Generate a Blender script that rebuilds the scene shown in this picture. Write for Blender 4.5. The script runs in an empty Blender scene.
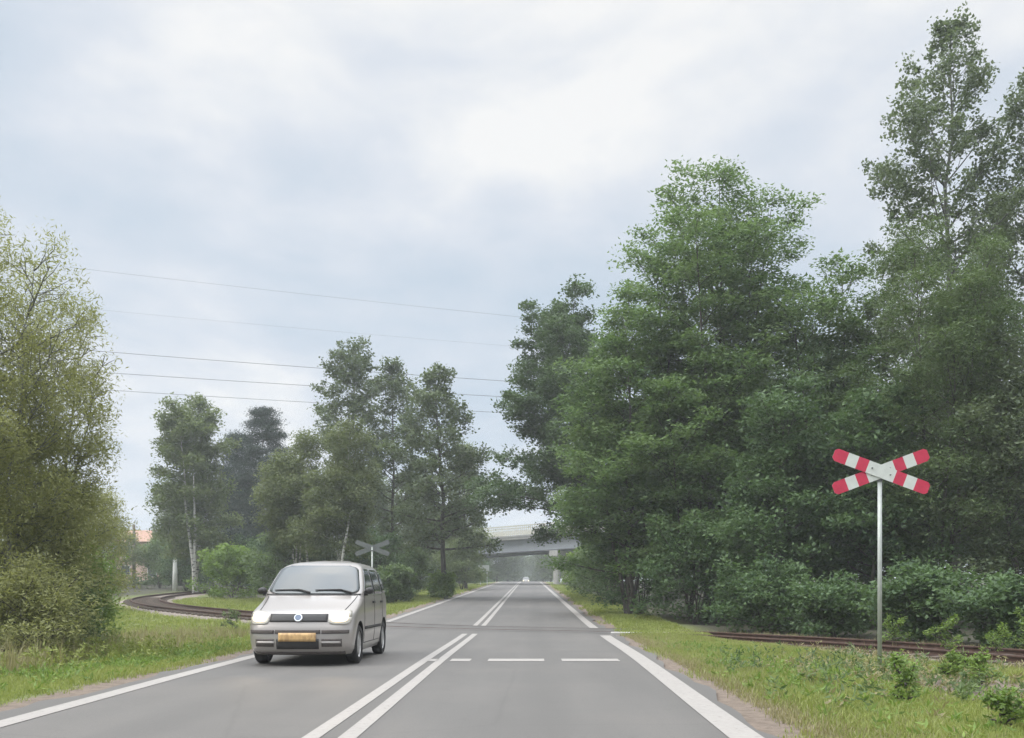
import bpy, bmesh, math, random
import numpy as np
from mathutils import Vector, Matrix

D2R = math.radians
C = bpy.context.scene.collection
SC = bpy.context.scene
rs0 = np.random.RandomState(11)

# ------------------------------------------------------------------ terrain
def sstep(a, b, x):
    t = np.clip((np.asarray(x, float) - a) / (b - a), 0, 1)
    return t * t * (3 - 2 * t)

_YY = np.arange(-200, 3000, 0.5)
_SL = 0.0222 * sstep(16, 36, _YY) * (1 - sstep(150, 195, _YY))
_PP = np.cumsum(_SL) * 0.5
def prof(y):            # long profile of the road: level, then a steady climb, then a crest
    return np.interp(y, _YY, _PP)
def cx(y):              # the road drifts very slightly to the left
    return -0.0042 * np.maximum(0, np.asarray(y, float) - 25)
def wob(x, y):
    return (np.sin(x * 1.7 + y * .6) * .35 + np.sin(x * .61 - y * 1.13 + 1.3) * .45 + np.sin(x * 3.1 + y * 2.3) * .18)
def REf(y): return 2.10 - .25 * (1 - sstep(5, 20, y))   # asphalt edges
def LEf(y): return -5.12 + .36 * (1 - sstep(5, 20, y))
def ground(x, y, noise=True):
    x = np.asarray(x, float); y = np.asarray(y, float)
    q = x - cx(y)
    p = prof(y)
    dr = q - REf(y); dl = LEf(y) - q
    z = np.full(np.broadcast(x, y).shape, -0.03) + p
    z = z - .11 * sstep(.6, 4, dr) + .45 * sstep(9, 22, dr)
    z = z - .10 * sstep(.4, 3, dl) + .3 * sstep(14, 40, dl)
    if noise:
        z = z + wob(x, y) * .05 * np.maximum(sstep(.3, 2.5, dr), sstep(.3, 2.5, dl))
    return z
def gz(x, y): return float(ground(x, y))

# ------------------------------------------------------------------ helpers
def link(o, parent=None):
    C.objects.link(o)
    if parent is not None: o.parent = parent
    return o
def tag(o, label=None, cat=None, group=None, kind=None):
    if label: o['label'] = label
    if cat: o['category'] = cat
    if group: o['group'] = group
    if kind: o['kind'] = kind
    return o
def empty(name, loc, rz=0):
    o = bpy.data.objects.new(name, None); o.location = loc; o.rotation_euler = (0, 0, rz)
    o.empty_display_size = .3
    return link(o)
def npmesh(name, v, f, var=None, mat=None, parent=None, loc=(0, 0, 0), smooth=False, vname='var'):
    """v (n,3); f (m,k) index array"""
    me = bpy.data.meshes.new(name)
    v = np.ascontiguousarray(v, np.float32); f = np.ascontiguousarray(f, np.int32)
    m, k = f.shape
    me.vertices.add(len(v)); me.vertices.foreach_set('co', v.ravel())
    me.loops.add(m * k); me.loops.foreach_set('vertex_index', f.ravel())
    me.polygons.add(m)
    me.polygons.foreach_set('loop_start', np.arange(0, m * k, k, dtype=np.int32))
    me.polygons.foreach_set('loop_total', np.full(m, k, np.int32))
    if smooth: me.polygons.foreach_set('use_smooth', np.ones(m, bool))
    if var is not None:
        a = me.attributes.new(vname, 'FLOAT', 'POINT'); a.data.foreach_set('value', np.ascontiguousarray(var, np.float32))
    me.update(calc_edges=True); me.validate()
    o = bpy.data.objects.new(name, me); o.location = loc
    if mat is not None: me.materials.append(mat)
    return link(o, parent)

class MB:
    """collects simple shapes and links them as one mesh object"""
    def __init__(s): s.v = []; s.f = []; s.mi = []
    def add(s, v, f, mi=0):
        n = len(s.v); s.v += [tuple(map(float, p)) for p in v]
        s.f += [tuple(int(i) + n for i in q) for q in f]; s.mi += [mi] * len(f)
        return s
    def box(s, c, d, rot=None, mi=0):
        x, y, z = d[0] / 2, d[1] / 2, d[2] / 2
        v = [Vector((i * x, j * y, k * z)) for i in (-1, 1) for j in (-1, 1) for k in (-1, 1)]
        if rot is not None: v = [rot @ p for p in v]
        v = [p + Vector(c) for p in v]
        return s.add(v, [(0, 1, 3, 2), (4, 6, 7, 5), (0, 4, 5, 1), (2, 3, 7, 6), (0, 2, 6, 4), (1, 5, 7, 3)], mi)
    def tube(s, pts, r, n=8, cap=True, mi=0):
        pts = [Vector(p) for p in pts]
        rr = r if hasattr(r, '__len__') else [r] * len(pts)
        v = []; f = []
        for i, p in enumerate(pts):
            t = (pts[min(i + 1, len(pts) - 1)] - pts[max(i - 1, 0)]).normalized()
            a = t.cross(Vector((0, 0, 1)) if abs(t.z) < .9 else Vector((1, 0, 0))).normalized(); b = t.cross(a)
            for k in range(n):
                an = 2 * math.pi * k / n
                v.append(p + (a * math.cos(an) + b * math.sin(an)) * rr[i])
        for i in range(len(pts) - 1):
            for k in range(n):
                f.append((i * n + k, i * n + (k + 1) % n, (i + 1) * n + (k + 1) % n, (i + 1) * n + k))
        if cap:
            f.append(tuple(range(n))); f.append(tuple((len(pts) - 1) * n + k for k in reversed(range(n))))
        return s.add(v, f, mi)
    def build(s, name, mats, parent=None, loc=(0, 0, 0), smooth=False, bevel=0, rot=None):
        me = bpy.data.meshes.new(name); me.from_pydata(s.v, [], s.f)
        for m in (mats if isinstance(mats, (list, tuple)) else [mats]): me.materials.append(m)
        me.polygons.foreach_set('material_index', s.mi)
        bm = bmesh.new(); bm.from_mesh(me); bmesh.ops.recalc_face_normals(bm, faces=bm.faces); bm.to_mesh(me); bm.free()
        if smooth: me.polygons.foreach_set('use_smooth', [True] * len(s.f))
        me.update()
        o = bpy.data.objects.new(name, me); o.location = loc
        if rot is not None: o.rotation_euler = rot
        if bevel:
            md = o.modifiers.new('bevel', 'BEVEL'); md.width = bevel; md.segments = 2; md.limit_method = 'ANGLE'
        return link(o, parent)

# ------------------------------------------------------------------ materials
def nodes(name):
    m = bpy.data.materials.new(name); m.use_nodes = True
    nt = m.node_tree; b = nt.nodes['Principled BSDF']
    return m, nt, b
def N(nt, t, **kw):
    n = nt.nodes.new(t)
    for k, v in kw.items():
        if k in n.inputs.keys(): n.inputs[k].default_value = v
        else: setattr(n, k, v)
    return n
def ramp(nt, fac, stops):
    r = nt.nodes.new('ShaderNodeValToRGB')
    while len(r.color_ramp.elements) < len(stops): r.color_ramp.elements.new(.5)
    for e, (p, c) in zip(r.color_ramp.elements, stops):
        e.position = p; e.color = (*c, 1)
    nt.links.new(fac, r.inputs[0]); return r.outputs[0]
def noise(nt, scale, detail=4, rough=.55, coord='Object', vec=None, dist=0):
    n = N(nt, 'ShaderNodeTexNoise', Scale=scale, Detail=detail, Roughness=rough, Distortion=dist)
    if vec is None:
        tc = nt.nodes.new('ShaderNodeTexCoord'); vec = tc.outputs[coord]
    nt.links.new(vec, n.inputs['Vector']); return n.outputs['Fac']
def mixc(nt, fac, a, b, mode='MIX'):
    m = nt.nodes.new('ShaderNodeMix'); m.data_type = 'RGBA'; m.blend_type = mode
    for i, x in ((0, fac), (6, a), (7, b)):
        if isinstance(x, (int, float)): m.inputs[i].default_value = x
        elif isinstance(x, tuple): m.inputs[i].default_value = (*x, 1)
        else: nt.links.new(x, m.inputs[i])
    return m.outputs[2]
def simple(name, col, rough=.6, metal=0, spec=.5, coat=0, var=.12, scale=6, bump=0):
    m, nt, b = nodes(name)
    f = noise(nt, scale, 5)
    c = ramp(nt, f, [(.3, tuple(x * (1 - var) for x in col)), (.7, tuple(min(1, x * (1 + var)) for x in col))])
    nt.links.new(c, b.inputs['Base Color'])
    b.inputs['Roughness'].default_value = rough; b.inputs['Metallic'].default_value = metal
    b.inputs['Specular IOR Level'].default_value = spec; b.inputs['Coat Weight'].default_value = coat
    if bump:
        bp = N(nt, 'ShaderNodeBump', Strength=bump, Distance=.02); nt.links.new(noise(nt, scale * 6, 6), bp.inputs['Height'])
        nt.links.new(bp.outputs[0], b.inputs['Normal'])
    return m
def leafmat(name, dark, light, young=None, transl=.3, scale=.45, rough=.55):
    m, nt, b = nodes(name)
    at = nt.nodes.new('ShaderNodeAttribute'); at.attribute_name = 'var'
    f = noise(nt, scale, 3)
    ad = N(nt, 'ShaderNodeMath', operation='MULTIPLY_ADD'); nt.links.new(f, ad.inputs[0]); ad.inputs[1].default_value = .8
    sc = N(nt, 'ShaderNodeMath', operation='MULTIPLY_ADD'); nt.links.new(at.outputs['Fac'], sc.inputs[0]); sc.inputs[1].default_value = .75; sc.inputs[2].default_value = -.27
    nt.links.new(sc.outputs[0], ad.inputs[2])
    st = [(.18, dark), (.62, light)]
    if young: st.append((.95, young))
    c = ramp(nt, ad.outputs[0], st)
    nt.links.new(c, b.inputs['Base Color']); b.inputs['Roughness'].default_value = rough
    b.inputs['Specular IOR Level'].default_value = .35
    tr = nt.nodes.new('ShaderNodeBsdfTranslucent'); nt.links.new(mixc(nt, .5, c, (light[0] * 1.3, light[1] * 1.35, light[2] * .7)), tr.inputs[0])
    mx = nt.nodes.new('ShaderNodeMixShader'); mx.inputs[0].default_value = transl
    nt.links.new(b.outputs[0], mx.inputs[1]); nt.links.new(tr.outputs[0], mx.inputs[2])
    nt.links.new(mx.outputs[0], nt.nodes['Material Output'].inputs['Surface'])
    return m

M = {}
# leaves
M['willow'] = leafmat('willow leaves', (.18, .19, .075), (.30, .31, .125), (.36, .36, .18), .42)
M['birch'] = leafmat('birch leaves', (.078, .115, .046), (.165, .205, .08), None, .36)
M['birch_pale'] = leafmat('pale birch leaves', (.085, .115, .05), (.17, .20, .085), None, .34)
M['robinia'] = leafmat('robinia leaves', (.058, .112, .044), (.145, .218, .08), (.22, .29, .115), .42, .3)
M['oak'] = leafmat('oak leaves', (.046, .08, .036), (.10, .152, .063), None, .34, .4)
M['alder'] = leafmat('alder leaves', (.062, .092, .05), (.138, .175, .088), None, .36)
M['poplar'] = leafmat('poplar leaves', (.07, .10, .058), (.15, .19, .105), (.20, .235, .145), .36)
M['under'] = leafmat('undergrowth leaves', (.046, .09, .039), (.106, .17, .066), None, .36)
M['pine'] = leafmat('pine needles', (.018, .034, .026), (.038, .062, .042), None, .1)
M['fresh'] = leafmat('fresh shrub leaves', (.095, .16, .035), (.19, .28, .06), (.26, .34, .08), .38)
M['shrub'] = leafmat('shrub leaves', (.06, .105, .04), (.135, .19, .072), None, .34)
M['grass'] = leafmat('grass blades', (.16, .195, .052), (.27, .31, .08), (.37, .36, .15), .35, .55)
M['dry'] = leafmat('dry grass', (.17, .17, .075), (.32, .28, .15), (.20, .23, .09), .3, .9)
def bark(name, a, b_, scale=5, bump=.6):
    m, nt, b = nodes(name)
    tc = nt.nodes.new('ShaderNodeTexCoord'); mp = N(nt, 'ShaderNodeMapping'); mp.inputs['Scale'].default_value = (2.2, 2.2, .35)
    nt.links.new(tc.outputs['Object'], mp.inputs['Vector'])
    f = noise(nt, scale, 6, .65, vec=mp.outputs[0])
    nt.links.new(ramp(nt, f, [(.35, a), (.66, b_)]), b.inputs['Base Color']); b.inputs['Roughness'].default_value = .9
    bp = N(nt, 'ShaderNodeBump', Strength=bump, Distance=.03); nt.links.new(f, bp.inputs['Height']); nt.links.new(bp.outputs[0], b.inputs['Normal'])
    return m
M['bark'] = bark('grey brown bark', (.035, .03, .025), (.11, .095, .08))
M['bark_grey'] = bark('grey bark', (.08, .08, .07), (.2, .2, .18))
def birchbark():
    m, nt, b = nodes('birch bark')
    tc = nt.nodes.new('ShaderNodeTexCoord'); mp = N(nt, 'ShaderNodeMapping'); mp.inputs['Scale'].default_value = (.9, .9, 3.5)
    nt.links.new(tc.outputs['Object'], mp.inputs['Vector'])
    f = noise(nt, 2.0, 5, .6, vec=mp.outputs[0])
    nt.links.new(ramp(nt, f, [(.38, (.05, .045, .04)), (.45, (.36, .35, .32)), (.7, (.50, .485, .45))]), b.inputs['Base Color']); b.inputs['Roughness'].default_value = .8
    return m
M['birchbark'] = birchbark()

# asphalt
def asphalt(name, base, patch):
    m, nt, b = nodes(name)
    tc = nt.nodes.new('ShaderNodeTexCoord'); mp = N(nt, 'ShaderNodeMapping'); mp.inputs['Scale'].default_value = (1.1, .12, 1)
    nt.links.new(tc.outputs['Object'], mp.inputs['Vector'])
    lane = noise(nt, .9, 4, .6, vec=mp.outputs[0])
    c1 = ramp(nt, lane, [(.3, tuple(x * .86 for x in base)), (.55, base), (.75, patch)])
    big = noise(nt, .35, 5)
    c2 = mixc(nt, ramp(nt, big, [(.45, (0, 0, 0)), (.65, (.6, .6, .6))]), c1, patch)
    sx = nt.nodes.new('ShaderNodeSeparateXYZ'); nt.links.new(tc.outputs['Object'], sx.inputs[0])
    wv = N(nt, 'ShaderNodeMath', operation='SINE'); w2 = N(nt, 'ShaderNodeMath', operation='MULTIPLY_ADD'); nt.links.new(sx.outputs[0], w2.inputs[0]); w2.inputs[1].default_value = 3.9; w2.inputs[2].default_value = 1.1
    nt.links.new(w2.outputs[0], wv.inputs[0])
    c2 = mixc(nt, ramp(nt, wv.outputs[0], [(.3, (0, 0, 0)), (1, (.5, .5, .5))]), c2, tuple(x * .84 for x in base))
    st = noise(nt, 2.3, 6, .7)
    c2 = mixc(nt, ramp(nt, st, [(.60, (0, 0, 0)), (.74, (.45, .45, .45))]), c2, tuple(x * .68 for x in base))
    fine = noise(nt, 45, 8, .8)
    c3 = mixc(nt, .55, c2, ramp(nt, fine, [(.3, (.35, .35, .35)), (.7, (.65, .65, .65))]), 'OVERLAY')
    # fine cracks sealed with bitumen
    vo = N(nt, 'ShaderNodeTexVoronoi', Scale=.22); vo.feature = 'DISTANCE_TO_EDGE'
    wn = N(nt, 'ShaderNodeTexNoise', Scale=1.2, Detail=5)
    nt.links.new(tc.outputs['Object'], wn.inputs['Vector'])
    nt.links.new(mixc(nt, .09, tc.outputs['Object'], wn.outputs['Color'], 'ADD'), vo.inputs['Vector'])
    cr = ramp(nt, vo.outputs['Distance'], [(.0, (.62, .62, .62)), (.006, (1, 1, 1))])
    c4 = mixc(nt, .22, c3, cr, 'MULTIPLY')
    nt.links.new(c4, b.inputs['Base Color'])
    b.inputs['Roughness'].default_value = .72; b.inputs['Specular IOR Level'].default_value = .4
    bp = N(nt, 'ShaderNodeBump', Strength=.35, Distance=.006); nt.links.new(fine, bp.inputs['Height']); nt.links.new(bp.outputs[0], b.inputs['Normal'])
    return m
M['asphalt'] = asphalt('worn asphalt', (.114, .107, .098), (.134, .123, .111))
M['asphalt_x'] = asphalt('crossing asphalt', (.093, .087, .08), (.114, .104, .094))
def paint():
    m, nt, b = nodes('road paint')
    f = noise(nt, 14, 8, .75); g = noise(nt, 1.3, 4)
    c = ramp(nt, f, [(.33, (.13, .125, .12)), (.42, (.285, .262, .238)), (.7, (.335, .31, .283))])
    nt.links.new(mixc(nt, ramp(nt, g, [(.4, (0, 0, 0)), (.7, (.35, .35, .35))]), c, (.25, .232, .215)), b.inputs['Base Color'])
    b.inputs['Roughness'].default_value = .65
    return m
M['paint'] = paint()
def groundmat():
    m, nt, b = nodes('verge ground')
    a = noise(nt, .5, 6); f = noise(nt, 9, 8, .7); g = noise(nt, .9, 5, .6)
    green = ramp(nt, f, [(.3, (.08, .10, .03)), (.7, (.17, .19, .055))])
    soil = ramp(nt, f, [(.3, (.105, .08, .06)), (.7, (.225, .175, .135))])
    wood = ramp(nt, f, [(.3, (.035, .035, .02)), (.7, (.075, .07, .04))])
    zn = nt.nodes.new('ShaderNodeAttribute'); zn.attribute_name = 'bare'
    s = N(nt, 'ShaderNodeMath', operation='ADD'); nt.links.new(zn.outputs['Fac'], s.inputs[0])
    g2 = N(nt, 'ShaderNodeMath', operation='MULTIPLY_ADD'); nt.links.new(g, g2.inputs[0]); g2.inputs[1].default_value = .9; g2.inputs[2].default_value = -.45
    nt.links.new(g2.outputs[0], s.inputs[1])
    c = mixc(nt, ramp(nt, s.outputs[0], [(.35, (0, 0, 0)), (.6, (1, 1, 1))]), green, soil)
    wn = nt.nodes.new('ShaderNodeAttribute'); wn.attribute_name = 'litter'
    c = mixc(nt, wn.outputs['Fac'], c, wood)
    nt.links.new(c, b.inputs['Base Color']); b.inputs['Roughness'].default_value = .95
    bp = N(nt, 'ShaderNodeBump', Strength=.8, Distance=.05); nt.links.new(f, bp.inputs['Height']); nt.links.new(bp.outputs[0], b.inputs['Normal'])
    return m
M['ground'] = groundmat()
M['ballast'] = simple('brown stone ballast', (.21, .175, .145), .95, var=.5, scale=18, bump=1)
M['rust'] = simple('rusty rail steel', (.075, .042, .03), .75, .3, var=.35, scale=9)
M['railtop'] = simple('rail head steel', (.16, .11, .085), .5, .7, var=.3, scale=12)
M['sleeper'] = simple('weathered sleeper wood', (.085, .065, .05), .95, var=.4, scale=8)
M['concrete'] = simple('pale concrete', (.40, .385, .36), .85, var=.18, scale=2.5, bump=.2)
M['girder'] = simple('grey painted steel girder', (.30, .32, .345), .6, var=.08, scale=1.2)
M['girder_dark'] = simple('weathered girder steel', (.16, .165, .18), .6, var=.12, scale=1.2)
M['deck'] = simple('concrete deck edge', (.33, .325, .31), .85, var=.15, scale=1.5)
M['railing'] = simple('cream painted railing', (.52, .50, .42), .6, var=.1)
M['galv'] = simple('galvanised steel', (.40, .42, .39), .5, .35, var=.1, scale=10)
M['galv_dark'] = simple('dull grey sign back', (.15, .158, .155), .55, .3, var=.1, scale=10)
M['red'] = simple('sign red', (.54, .03, .075), .5, var=.1, scale=9)
M['white'] = simple('sign white', (.62, .64, .60), .5, var=.06, scale=9)
M['wire'] = simple('overhead wire', (.10, .10, .11), .6, var=.1)
M['wood'] = simple('grey weathered pole wood', (.14, .12, .10), .9, var=.3, scale=4)
M['limepost'] = simple('white concrete post', (.62, .62, .58), .85, var=.15, scale=3)
M['plaster'] = simple('peach plaster', (.60, .43, .34), .9, var=.12, scale=1)
M['tile'] = simple('orange roof tile', (.36, .22, .16), .85, var=.3, scale=6)
M['houseglass'] = simple('house window glass', (.06, .07, .08), .15, var=.1)
# car
M['body'] = simple('silver beige car paint', (.36, .33, .305), .32, .35, .5, .6, var=.03, scale=1)
M['bumper'] = simple('faded brown grey plastic', (.075, .062, .055), .7, var=.2, scale=20)
M['trim'] = simple('black plastic trim', (.03, .028, .027), .55, var=.15, scale=20)
M['tyre'] = simple('tyre rubber', (.022, .021, .02), .8, var=.2, scale=20)
M['rimmat'] = simple('hubcap silver', (.40, .39, .38), .4, .5, var=.08)
M['chrome'] = simple('chrome', (.70, .70, .72), .18, 1, var=.04)
M['badge'] = simple('badge blue', (.16, .19, .25), .3, .3, var=.1)
M['tail'] = simple('tail lamp red', (.30, .015, .015), .25, var=.1)
def glassmat(name, tint, spec, rough):
    m, nt, b = nodes(name)
    b.inputs['Base Color'].default_value = (*tint, 1); b.inputs['Roughness'].default_value = rough
    b.inputs['IOR'].default_value = 1.52; b.inputs['Coat Weight'].default_value = spec; b.inputs['Coat IOR'].default_value = 1.5
    b.inputs['Coat Roughness'].default_value = .03
    return m
M['screen'] = glassmat('windscreen glass', (.06, .068, .068), .35, .1)
M['sideglass'] = glassmat('tinted side glass', (.02, .024, .024), .6, .08)
def emitmat(name, col, st):
    m, nt, b = nodes(name)
    b.inputs['Base Color'].default_value = (.25, .2, .12, 1); b.inputs['Emission Color'].default_value = (*col, 1); b.inputs['Emission Strength'].default_value = st
    b.inputs['Roughness'].default_value = .2
    return m
M['lamp'] = emitmat('lit headlight', (1, .82, .52), 1.35)
M['lampglass'] = simple('headlight lens', (.50, .47, .41), .15, .1, var=.1, scale=20)
def platemat():
    m, nt, b = nodes('yellow number plate')
    tc = nt.nodes.new('ShaderNodeTexCoord'); mp = N(nt, 'ShaderNodeMapping'); mp.inputs['Scale'].default_value = (1, 17, 9)
    nt.links.new(tc.outputs['Object'], mp.inputs['Vector'])
    smudge = ramp(nt, noise(nt, 1.0, 2, .5, vec=mp.outputs[0]), [(.40, (.44, .27, .12)), (.58, (.60, .39, .17))])
    nt.links.new(smudge, b.inputs['Base Color'])
    b.inputs['Roughness'].default_value = .45
    return m
M['plate'] = platemat()

# ------------------------------------------------------------------ the track line
TP = np.array([(-29, 122), (-27.6, 100), (-27.3, 84), (-26.0, 70), (-23.3, 57.5), (-18.6, 47), (-12, 37.5), (-4, 28.9), (3.0, 25.5), (6.0, 22.8), (7.9, 19.6), (9.2, 16.0), (10.9, 10), (12.2, 2), (13, -12)], float)
def catmull(P, n=16):
    out = []
    for i in range(len(P) - 1):
        p0 = P[max(i - 1, 0)]; p1 = P[i]; p2 = P[i + 1]; p3 = P[min(i + 2, len(P) - 1)]
        for t in np.linspace(0, 1, n, endpoint=False):
            out.append(.5 * ((2 * p1) + (-p0 + p2) * t + (2 * p0 - 5 * p1 + 4 * p2 - p3) * t * t + (-p0 + 3 * p1 - 3 * p2 + p3) * t ** 3))
    out.append(P[-1]); return np.array(out)
TC = catmull(TP)
TT = np.gradient(TC, axis=0); TT /= np.linalg.norm(TT, axis=1)[:, None]
TN = np.stack([-TT[:, 1], TT[:, 0]], 1)
def track_dist(x, y):
    d = np.full(np.shape(x), 1e9)
    for a in TC[::2]: d = np.minimum(d, np.hypot(x - a[0], y - a[1]))
    return d
def railtop(x, y):
    q = x - cx(y)
    return prof(y) + .024 + .0 * q - .03 * sstep(.8, 4, q - REf(y)) + .07 * sstep(.8, 3, LEf(y) - q)
def on_road(x, y, m=0): q = x - cx(y); return (q > LEf(y) - m) & (q < REf(y) + m)

# ------------------------------------------------------------------ the setting
ys = np.concatenate([np.arange(-60, -2, 3), np.arange(-2, 60, .5), np.arange(60, 140, 2), np.arange(140, 300, 6), np.array([300, 340, 400, 500, 700, 900])])
xs = np.concatenate([[-600, -350, -200, -140, -100, -80], np.arange(-66, -30, 3), np.arange(-30, -6, .6), np.arange(-6, 3.2, .3), np.arange(3.2, 18, .4), np.arange(18, 48, 2), [52, 60, 75, 100, 140, 200, 350, 600]])
GX, GY = np.meshgrid(xs, ys)
GXs = GX + cx(GY)
GZ = ground(GXs, GY)
q = GX
RG = REf(GY); LG = LEf(GY)
bare = np.maximum(1 - sstep(.05, 1.0, q - RG), 0) * (q > RG - .5) + np.maximum(1 - sstep(.1, .9, LG - q), 0) * (q < LG + .5)
td = track_dist(GXs, GY)
bare = np.maximum(bare, 1.1 * np.where(GXs > 0, 1 - sstep(1.5, 3.8, td), 1 - sstep(1.0, 1.8, td)))
bare = np.maximum(bare, 1.0 * np.exp(-(((GXs - 5.7) / 1.35) ** 2 + ((GY - 12) / 3.4) ** 2)))
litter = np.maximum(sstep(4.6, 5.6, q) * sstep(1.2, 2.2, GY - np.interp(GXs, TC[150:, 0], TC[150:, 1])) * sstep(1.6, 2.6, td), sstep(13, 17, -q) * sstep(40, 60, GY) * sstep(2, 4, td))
nx = len(xs)
idx = np.arange(len(ys) * nx).reshape(len(ys), nx)
gf = np.stack([idx[:-1, :-1], idx[:-1, 1:], idx[1:, 1:], idx[1:, :-1]], -1).reshape(-1, 4)
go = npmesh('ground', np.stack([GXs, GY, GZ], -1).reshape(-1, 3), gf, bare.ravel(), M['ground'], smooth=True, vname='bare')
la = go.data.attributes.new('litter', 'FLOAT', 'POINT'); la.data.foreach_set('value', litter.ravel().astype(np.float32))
tag(go, kind='structure')

def strip(name, y, xl, xr, dz, mat, thick=0):
    y = np.asarray(y, float); xl = np.broadcast_to(xl, y.shape) + cx(y); xr = np.broadcast_to(xr, y.shape) + cx(y)
    k = 9
    t = np.linspace(0, 1, k)[None, :]
    X = xl[:, None] * (1 - t) + xr[:, None] * t
    Y = np.repeat(y[:, None], k, 1); Z = prof(Y) + dz
    i = np.arange(len(y) * k).reshape(len(y), k)
    f = np.stack([i[:-1, :-1], i[:-1, 1:], i[1:, 1:], i[1:, :-1]], -1).reshape(-1, 4)
    return tag(npmesh(name, np.stack([X, Y, Z], -1).reshape(-1, 3), f, None, mat, smooth=True), kind='structure')
ry = np.concatenate([np.arange(-60, 60, .5), np.arange(60, 200, 2), np.arange(200, 341, 10)])
ragL = LEf(ry) + .07 * np.sin(ry * 1.3) + .05 * np.sin(ry * 3.7 + 1) + .04 * np.sin(ry * 7.1)
ragR = REf(ry) + .07 * np.sin(ry * 1.1 + 2) + .05 * np.sin(ry * 3.1) + .04 * np.sin(ry * 6.3)
strip('road', ry, ragL, ragR, 0.0, M['asphalt'])
def rng(a, b): return ry[(ry >= a) & (ry <= b)]
def mark(a, b, xl, xr): return strip('road_marking', np.unique(np.concatenate([[a], rng(a, b), [b]])), xl, xr, .005, M['paint'])
# solid edge lines (broken at the level crossing) and the double centre line
def ledge(y): return np.interp(y, [4, 7.8, 12, 16, 30], [-4.2, -4.38, -4.6, -4.76, -4.80])
def lane(y, a, b): return a + (b - a) * sstep(3, 19, y)
for a, b in ((-40, 25.6), (29.0, 335)):
    yy = np.unique(np.concatenate([[a], rng(a, b), [b]]))
    strip('road_marking', yy, ledge(yy) - .11, ledge(yy) + .11, .005, M['paint'])
def line(a, b, n0, n1, f0, f1):
    yy = np.unique(np.concatenate([[a], rng(a, b), [b]])); strip('road_marking', yy, lane(yy, n0, f0), lane(yy, n1, f1), .005, M['paint'])
line(-40, 23.6, 1.42, 1.68, 1.66, 1.92); line(27.0, 335, 1.42, 1.68, 1.66, 1.90)
for a, b in ((-40, 24.4), (27.4, 335)):
    line(a, b, -1.70, -1.57, -1.82, -1.68); line(a, b, -1.43, -1.29, -1.56, -1.42)
for a, b in ((-1.32, -1.0), (-.72, .18), (.46, 1.38)):
    mark(15.0, 15.55, a, b)
mark(15.0, 15.5, -1.67, -1.53)

# level crossing surface: a strip of browner asphalt laid along the rails, with flangeway grooves
def along(offs, i0, i1, zf, name, mat, kind=None):
    i = np.arange(i0, i1)
    V = []
    for o in offs:
        x = TC[i, 0] + TN[i, 0] * o; y = TC[i, 1] + TN[i, 1] * o
        V.append(np.stack([x, y, zf(x, y)], -1))
    V = np.stack(V, 1); n, k = V.shape[:2]
    ii = np.arange(n * k).reshape(n, k)
    f = np.stack([ii[:-1, :-1], ii[1:, :-1], ii[1:, 1:], ii[:-1, 1:]], -1).reshape(-1, 4)
    o = npmesh(name, V.reshape(-1, 3), f, None, mat)
    return tag(o, kind=kind) if kind else o
onr = np.where(on_road(TC[:, 0], TC[:, 1], .9))[0]
xa, xb = onr[0], onr[-1] + 1
along(np.linspace(-1.35, 1.35, 10), xa, xb, lambda x, y: prof(y) + .004 + .021 * (1 - sstep(.8, 1.3, track_dist(x, y))), 'crossing_surface', M['asphalt_x'], 'structure')
for o in (-.69, .69):
    along([o - .022, o + .022], xa, xb, lambda x, y: prof(y) + .0285, 'rail_groove', M['trim'], 'structure')
# pale concrete kerb edging the crossing on the right shoulder
mb = MB(); r3 = Matrix.Rotation(math.atan2(-.07, 1), 3, 'Z')
mb.box((2.75, 24.35, prof(24.35) + .0), (1.5, .32, .10), r3)
tag(mb.build('crossing_kerb', M['concrete'], bevel=.015), kind='structure')
# track bed (off the road)
def bedz(x, y): return railtop(x, y) - .125
k = np.array([-1.9, -1.35, -.75, 0, .75, 1.35, 1.9])
for (i0, i1) in ((0, xa + 1), (xb - 1, len(TC))):
    i = np.arange(i0, i1); V = []
    for o in k:
        x = TC[i, 0] + TN[i, 0] * o; y = TC[i, 1] + TN[i, 1] * o
        z = bedz(x, y) - (.16 if abs(o) > 1.5 else (.03 if abs(o) > 1.2 else 0)) + wob(x * 4, y * 4) * .012
        V.append(np.stack([x, y, z], -1))
    V = np.stack(V, 1); n, kk = V.shape[:2]; ii = np.arange(n * kk).reshape(n, kk)
    f = np.stack([ii[:-1, :-1], ii[1:, :-1], ii[1:, 1:], ii[:-1, 1:]], -1).reshape(-1, 4)
    tag(npmesh('track_bed', V.reshape(-1, 3), f, None, M['ballast'], smooth=True), kind='structure')
# the railway track: two rails and the sleepers
tr = empty('railway_track', (TC[xa][0], TC[xa][1], float(prof(TC[xa][1]))))
tag(tr, 'rusty single railway track curving across the road at the level crossing', 'railway track')
inv = -Vector(tr.location)
RP = [(-.035, 0), (.035, 0), (.035, -.035), (.01, -.045), (.01, -.11), (.055, -.13), (-.055, -.13), (-.01, -.11), (-.01, -.045), (-.035, -.035)]
for side in (-.7525, .7525):
    V = []
    for a, z in RP:
        x = TC[:, 0] + TN[:, 0] * (side + a); y = TC[:, 1] + TN[:, 1] * (side + a)
        V.append(np.stack([x + inv.x, y + inv.y, railtop(x, y) + np.where(on_road(x, y, .6), .004, .012) + z + inv.z], -1))
    V = np.stack(V, 1); n, kk = V.shape[:2]; ii = np.arange(n * kk).reshape(n, kk); jj = np.roll(ii, -1, 1)
    f = np.stack([ii[:-1], ii[1:], jj[1:], jj[:-1]], -1).reshape(-1, 4)
    npmesh('rail', V.reshape(-1, 3), f, None, M['rust'], tr)
arc = np.concatenate([[0], np.cumsum(np.linalg.norm(np.diff(TC, axis=0), axis=1))])
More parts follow.
